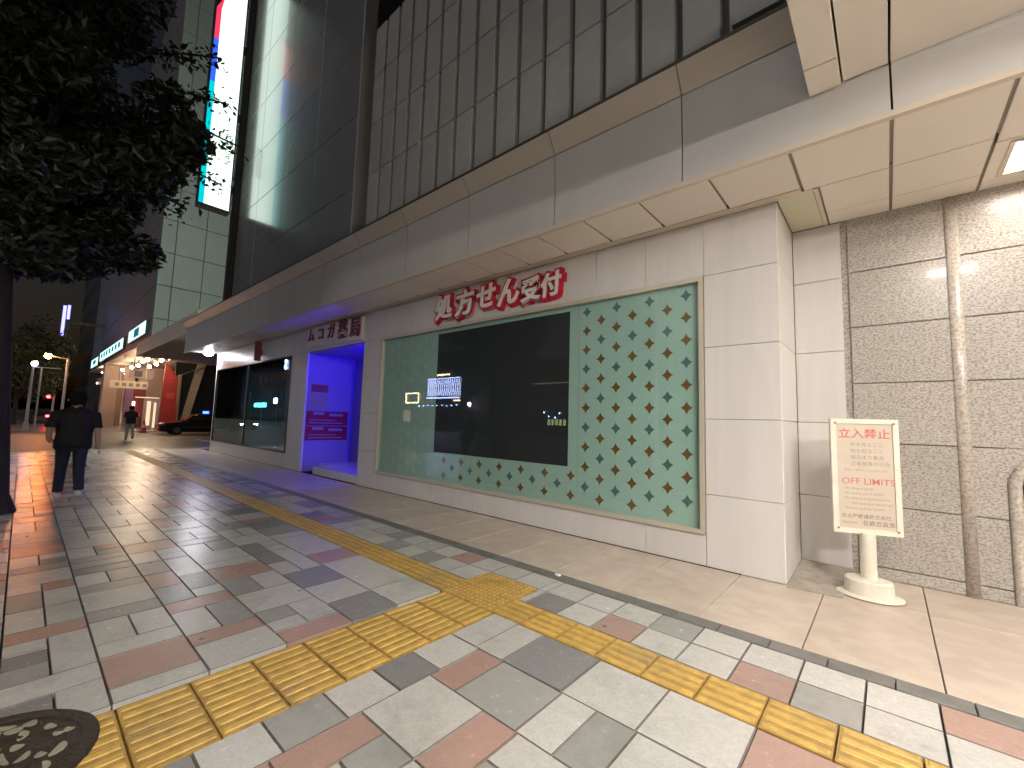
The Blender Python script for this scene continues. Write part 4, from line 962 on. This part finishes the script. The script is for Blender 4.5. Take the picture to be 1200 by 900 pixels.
# ------------------------------------------------------------------ trees
def leaves(q, n, blobs, size, rs):
    for _ in range(n):
        c, r = rs.choice(blobs)
        while True:
            d = Vector((rs.uniform(-1, 1), rs.uniform(-1, 1), rs.uniform(-1, 1)))
            if d.length < 1: break
        d = d*(d.length**-.35 if d.length > .05 else 1)
        p = Vector(c)+Vector((d.x*r[0], d.y*r[1], d.z*r[2]))
        a = Vector((rs.gauss(0, 1), rs.gauss(0, 1), rs.gauss(-.5, .7))).normalized(); b = a.orthogonal().normalized()
        b = (Matrix.Rotation(rs.uniform(0, 6.28), 3, a) @ b); l = size*rs.uniform(.7, 1.3); w = l*.24; nrm = a.cross(b)*w*.35
        q.poly([p-a*l*.5, p+b*w-nrm, p+a*l*.5]); q.poly([p-a*l*.5, p+a*l*.5, p-b*w-nrm])
def tree(name, label, base, h, r, blobs, nl, size, seed, leaf='leaf', group=None, twigs=(), lean=0.):
    t = thing(name, label, 'tree', base, group); rs = random.Random(seed); bx, by, bz = base
    q = MB(); P = [(bx, by, bz-.05, r*1.5), (bx+.01, by-.02, bz+.25, r*1.08), (bx+.03, by-lean*.45, bz+h*.45, r*.9), (bx-.03, by-lean, bz+h, r*.72)]
    for a, b in zip(P, P[1:]): q.tube(a[:3], b[:3], a[3], b[3], 14, False)
    q.build('trunk', 'bark', t, smooth=True)
    q = MB(); top = Vector((bx-.03, by-lean, bz+h))
    for c, rr in blobs[::max(1, len(blobs)//22)]:
        c = Vector(c); m = top.lerp(c, .5)+Vector((rs.uniform(-.2, .2), rs.uniform(-.2, .2), .15))
        q.tube(top-Vector((0, 0, rs.uniform(0, h*.15))), m, r*.32, r*.18, 7, False); q.tube(m, c, r*.18, r*.05, 6, False)
    for tw in twigs:
        for a, b in zip(tw, tw[1:]): q.tube(a, b, .022, .012, 5, False)
    q.build('limb', 'bark', t, smooth=True)
    q = MB(); leaves(q, nl, blobs, size, rs)
    for tw in twigs:
        for a, b in zip(tw, tw[1:]):
            for i in range(62):
                p = Vector(a).lerp(Vector(b), rs.random())+Vector((rs.gauss(0, .06), rs.gauss(0, .10), rs.gauss(-.06, .12)))
                leaves(q, 1, [(tuple(p), (.02, .02, .02))], size*rs.uniform(.55, .95), rs)
    q.build('crown', leaf, t)
rs = random.Random(5); blobs = []
for _ in range(70):
    while True:
        d = Vector((rs.uniform(-1, 1), rs.uniform(-1, 1), rs.uniform(-1, 1)))
        if .25 < d.length < 1: break
    blobs.append(((-9.6+d.x*2.1, -.65+d.y*1.95, 6.9+d.z*2.5), (.62, .55, .42)))
for _ in range(26):
    d = Vector((rs.uniform(-1, 1), rs.uniform(-1, 1), rs.uniform(-1, 1)))
    blobs.append(((-9.6+d.x*1.4, -.35+d.y*.95, 4.55+d.z*.75), (.5, .45, .35)))
for cx_, cy_, cz_, n_, ry_, rz_ in ((-9.5, .5, 4.75, 16, .6, .65), (-9.5, .95, 5.9, 14, .55, .7), (-9.6, -.2, 3.95, 9, .7, .35)):
    for _ in range(n_):
        d = Vector((rs.uniform(-1, 1), rs.uniform(-1, 1), rs.uniform(-1, 1)))
        blobs.append(((cx_+d.x*1.1, cy_+d.y*ry_, cz_+d.z*rz_), (.48, .40, .34)))
tw = [[(-9.5, 1.1, 6.6), (-9.4, 1.7, 6.75), (-9.4, 2.42, 6.72)], [(-9.5, 1.0, 7.2), (-9.45, 1.6, 7.35), (-9.45, 2.15, 7.5)], [(-9.5, 1.0, 5.9), (-9.45, 1.55, 5.95), (-9.45, 2.15, 5.85)], [(-9.5, .9, 7.7), (-9.4, 1.4, 8.0), (-9.4, 1.95, 8.3)], [(-9.6, .7, 5.3), (-9.5, 1.2, 5.3), (-9.45, 1.62, 5.2)], [(-9.5, 1.1, 6.3), (-9.3, 1.5, 6.35), (-9.3, 1.9, 6.2)]]
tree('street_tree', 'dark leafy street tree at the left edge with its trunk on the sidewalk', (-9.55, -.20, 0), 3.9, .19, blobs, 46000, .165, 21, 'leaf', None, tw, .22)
def blobset(cx, cy, cz, rx, ry, rz_, n, seed, k=.38):
    rs = random.Random(seed); out = []
    for _ in range(n):
        while True:
            d = Vector((rs.uniform(-1, 1), rs.uniform(-1, 1), rs.uniform(-1, 1)))
            if d.length < 1: break
        out.append(((cx+d.x*rx, cy+d.y*ry, cz+d.z*rz_), (rx*k, ry*k, rz_*k)))
    return out
tree('roadside_tree', 'smaller roadside tree lit yellow green behind the orange street lamp', (-56, -.4, 0), 2.4, .16, blobset(-56, .3, 6.0, 2.6, 2.1, 3.2, 30, 2), 3500, .34, 31, 'leaf_lamplit')
tree('roadside_tree', 'dark roadside tree between the near trunk and the street lamp post', (-78, -1.9, 0), 3.0, .2, blobset(-78, -1.2, 7.5, 3.2, 3.0, 4.2, 30, 4), 3000, .45, 32, 'leaf')

# ------------------------------------------------------------------ street furniture, far left
def lamp_post(label, x, y, h, m, arm, size, group=None, pole='pole_white', name='street_lamp', cat='street lamp', down=False):
    t = thing(name, label, cat, (x, y, 0), group)
    q = MB(); q.tube((x, y, 0), (x, y, h), .09, .06, 10); q.tube((x, y, 0), (x, y, .5), .14, .12, 10); q.build('pole', pole, t)
    q = MB(); q.tube((x, y, h-.05), (x+arm[0], y+arm[1], h+.12), .045, n=8); q.build('arm', pole, t)
    hx, hy = x+arm[0], y+arm[1]
    if down:
        q = MB(); q.box(hx-.3, hx+.3, hy-.16, hy+.16, h+.02, h+.16); q.build('head', 'dark_metal', t)
        q = MB(); q.box(hx-.26, hx+.26, hy-.13, hy+.13, h, h+.019); q.build('lens', m, t)
    elif m == 'lamp_kerb_fill':  # added fill lamp, hood shaped to keep light off the upper wall
        q = MB(); q.lathe([(.49, -.13), (.51, -.13), (.52, .04), (.30, .16), (.08, .24)], (hx, hy, h+.06), 24); q.build('hood', 'dark_metal', t)
        q = MB(); q.lathe([(.06, -.30), (.18, -.25), (.27, -.14), (.30, -.01)], (hx, hy, h+.06), 20); q.build('lens', m, t)
    else:
        q = MB(); q.tube((hx, hy, h+.20), (hx, hy, h+.30), size*.9, size*.3, 10); q.build('head', 'dark_metal', t)
        q = MB(); q.ball((hx, hy, h+.06), size, 10, 6); q.build('lens', m, t)
    return t
lamp_post('street lamp glowing orange in the distance at the left', -45, 1.9, 5.15, 'lamp_orange', (0, -1.0), .2)
lamp_post('pale double-pole street lamp with a violet white glow left of the walking man', -44, .25, 4.45, 'lamp_mixed', (0, .05), .17)
q = MB(); q.tube((-44, .65, 0), (-44, .65, 4.3), .05, n=8); q.box(-44.05, -43.95, .3, 1.6, 4.25, 4.32); tag(q.build('lamp_stay', 'pole_grey'), 'thin grey post with a crossbar standing beside the violet street lamp', 'post')
lamp_post('street lamp with a downward lens over the road edge, mirrored in the star window', -6.6, -5.8, 6.9, 'lamp_street', (0, .8), .2, 'street lamps along the kerb', 'pole_grey', down=True)
lamp_post('added hooded fill lamp with a glowing bowl near the kerb opposite the granite wall', 5.2, -1.95, 4.3, 'lamp_kerb_fill', (0, .7), .30, 'street lamps along the kerb', 'pole_grey')  # unseen lamp added to light the pavement, pillar and portico
lamp_post('bluish white street lamp across the road, mirrored in the black screen', -42.8, -30, 3.6, 'lamp_mixed', (0, .02), .28)
ts = thing('traffic_signal', 'traffic signal showing red in the distance beside the walking man', 'traffic signal', (-60, 1.55, 0))
q = MB(); q.tube((-60, 1.9, 0), (-60, 1.9, 3.2), .08, n=8); q.build('pole', 'pole_grey', ts); q = MB(); q.box(-60.1, -59.95, 1.2, 1.9, 2.35, 2.85); q.build('housing', 'dark_metal', ts)
q = MB(); q.ball((-59.9, 1.55, 2.6), .15, 8, 5); q.build('lens', 'lamp_red', ts)
dc = make_car('parked_car', 'small dark car in the distance with a red tail light lit beside the walking man', (-62, 1.4, -.03), pi/2*2)
q = MB(); q.box(-59.64, -59.58, 1.5, 2.0, .66, .82); q.build('brake_lamp', 'lamp_red', dc)
fs = thing('far_blue_sign', 'blue violet lit sign high on the dark tower down the street', 'sign', (-60, 1.95, 8.5))
q = MB(); q.box(-60.3, -60, 1.72, 2.36, 8.4, 11.7); q.build('case', 'dark_metal', fs); q = MB(); q.box(-59.99, -59.96, 1.8, 2.02, 8.5, 11.5); q.box(-59.99, -59.96, 2.1, 2.3, 10.2, 11.6); q.build('lit_face', 'far_blue_sign', fs)
q = MB(); q.box(-60.2, -60.1, 2.3, 5.0, 9.8, 10.1); q.build('bracket', 'dark_metal', fs)
def tower(label, x0, x1, y0, y1, h, seed, lit=.06):
    t = thing('office_building', label, 'building', ((x0+x1)/2, (y0+y1)/2, 0)); rs = random.Random(seed)
    q = MB(); q.box(x0, x1, y0, y1, -.1, h); q.build('wall', 'far_facade', t)
    q = MB(); q.box(x0-.2, x1+.2, y0-.2, y1+.2, h, h+.5); q.build('roof', 'far_facade', t)
    d_, l_ = MB(), MB(); ys = y1 if y1 < 0 else y0; sg_ = .03 if y1 < 0 else -.03
    for i in range(int((x1-x0)/3)):
        for j in range(int(h/3.6)):
            a = x0+.6+3*i; b = 1.0+3.6*j; w = l_ if rs.random() < lit else d_
            w.box(a, a+1.9, ys, ys+sg_, b, b+1.9)
    for i in range(int((y1-y0)/3)):
        for j in range(int(h/3.6)):
            a = y0+.6+3*i; b = 1.0+3.6*j; w = l_ if rs.random() < lit*.3 else d_
            w.box(x1, x1+.03, a, a+1.9, b, b+1.9)
    if d_.v: tag(d_.build('window', 'car_glass', t), kind='stuff')
    if l_.v: tag(l_.build('window', 'shop_glow_dim', t), kind='stuff')
tower('dark far tower carrying the blue lit sign down the street', -100, -74, 5.2, 30, 34, 1, .0)
tower('dark building far away on the other side of the road at the left', -150, -90, -42, -24, 30, 2, .02)
tower('dark office building across the road carrying the lattice screen', -66, -40, -52, -31, 11, 3, .02)
tower('low dark building across the road with an eave light', -39, -18, -48, -31, 8.5, 4, .05)
tower('dark office building across the road behind the camera', -15, 20, -52, -31, 9, 5, .02)
sc_ = thing('lattice_screen', 'blue white lattice light screen across the road, mirrored in the star window', 'screen', (-49.5, -30.8, 4.8))
q = MB(); q.box(-53.6, -45.5, -30.95, -30.8, 4.5, 7.9); q.build('frame', 'dark_metal', sc_)
q = MB(); rl = random.Random(9)
for i in range(16):
    x = -53.2+.48*i; q.poly([(x, -30.78, 5.0), (x+.12, -30.78, 5.0), (x+.55, -30.78, 7.4), (x+.43, -30.78, 7.4)]); q.poly([(x+.43, -30.77, 5.0), (x+.55, -30.77, 5.0), (x+.12, -30.77, 7.4), (x, -30.77, 7.4)])
q.box(-53.3, -45.7, -30.79, -30.75, 4.6, 4.8); q.box(-53.3, -45.7, -30.79, -30.75, 7.5, 7.65); q.build('lit_lattice', 'screen_lit', sc_)
q = MB(); q.box(-51, -48, -30.79, -30.75, 8.0, 8.25); q.box(-47, -45.6, -30.79, -30.75, 4.2, 4.4); q.build('lit_bar', 'neon_cream', sc_)
nf = thing('neon_sign', 'square cream neon frame across the road, mirrored in the mint panel', 'sign', (-57, -30.8, 4))
q = MB(); q.box(-58.7, -55.3, -30.85, -30.75, 5.45, 5.6); q.box(-58.7, -55.3, -30.85, -30.75, 3.95, 4.1); q.box(-55.45, -55.3, -30.85, -30.75, 4.1, 5.45); q.box(-58.7, -58.55, -30.85, -30.75, 4.1, 5.45); q.build('tube', 'neon_cream', nf)
q = MB(); q.box(-57.1, -56.9, -30.99, -30.86, 0, 5.5); q.build('mount', 'dark_metal', nf)
ev = thing('eave_light', 'long dim orange strip light along the eave across the road', 'lamp', (-29, -30.8, 6.2)); q = MB(); q.box(-32.3, -26.3, -30.9, -30.8, 6.1, 6.2); q.build('tube', 'shop_glow_dim', ev)
q = MB(); q.box(-32.3, -26.3, -30.99, -30.9, 6.05, 6.25); q.build('housing', 'dark_metal', ev)
sh = thing('lit_shopfront', 'row of small lit shop windows across the road, mirrored in the black screen', 'shopfront', (-29, -30.9, 0)); q = MB()
for i in range(5): q.box(-30.2+.55*i, -29.85+.55*i, -30.95, -30.9, 1.2, 1.9)
q.build('window', 'win_green', sh); q = MB()
for x, z in ((-30.6, 2.7), (-29.9, 2.2), (-28.4, 2.6), (-29.0, 2.1)): q.ball((x, -30.7, z), .1, 6, 4)
q.build('lamp', 'neon_blue', sh)
rw = thing('lamp_row', 'row of small blue lamps across the road below the lattice screen', 'lamp', (-49, -30.8, 3.5)); q = MB()
for i in range(9): q.ball((-55+1.1*i, -30.7, 3.5+.05*(i % 3)), .09, 6, 4)
q.build('bulb', 'neon_blue', rw); q = MB(); q.box(-55.2, -46, -30.95, -30.8, 3.46, 3.54); q.build('rail', 'dark_metal', rw)
# signs mirrored in the dark shop window, farther up the road
for nm, lab, x, y, z, w, h, m, post in (('neon_sign', 'white blue letter sign high up the road, mirrored in the dark shop window', -63.5, -14, 8.5, 1.6, 1.3, 'neon_blue', 8),
        ('neon_sign', 'cyan lit shop sign up the road, mirrored in the dark shop window', -72.5, -14, 2.9, 5.0, .6, 'neon_cyan', 3),
        ('neon_sign', 'small white lit shop sign up the road beside the cyan sign', -66.5, -14, 3.5, 1.3, .8, 'neon_blue', 3)):
    t = thing(nm, lab, 'sign', (x, y, 0))
    q = MB(); q.tube((x, y-.2, -.1), (x, y-.2, z), .08, n=6); q.build('post', 'pole_grey', t)
    q = MB()
    if post == 8: q.v = []; text('lit_letter', 'S', 1.9, m, t, (x, y+.12, z), (-1, 0, 0), (0, 0, 1), .03, .03)
    else: q.box(x-w/2, x+w/2, y+.01, y+.05, z-h/2, z+h/2); q.build('lit_face', m, t)
    q = MB(); q.box(x-w/2-.1, x+w/2+.1, y-.25, y, z-h/2-.1, z+h/2+.1); q.build('case', 'dark_metal', t)

for o in bpy.data.objects:
    if 'wloc' in o: del o['wloc']
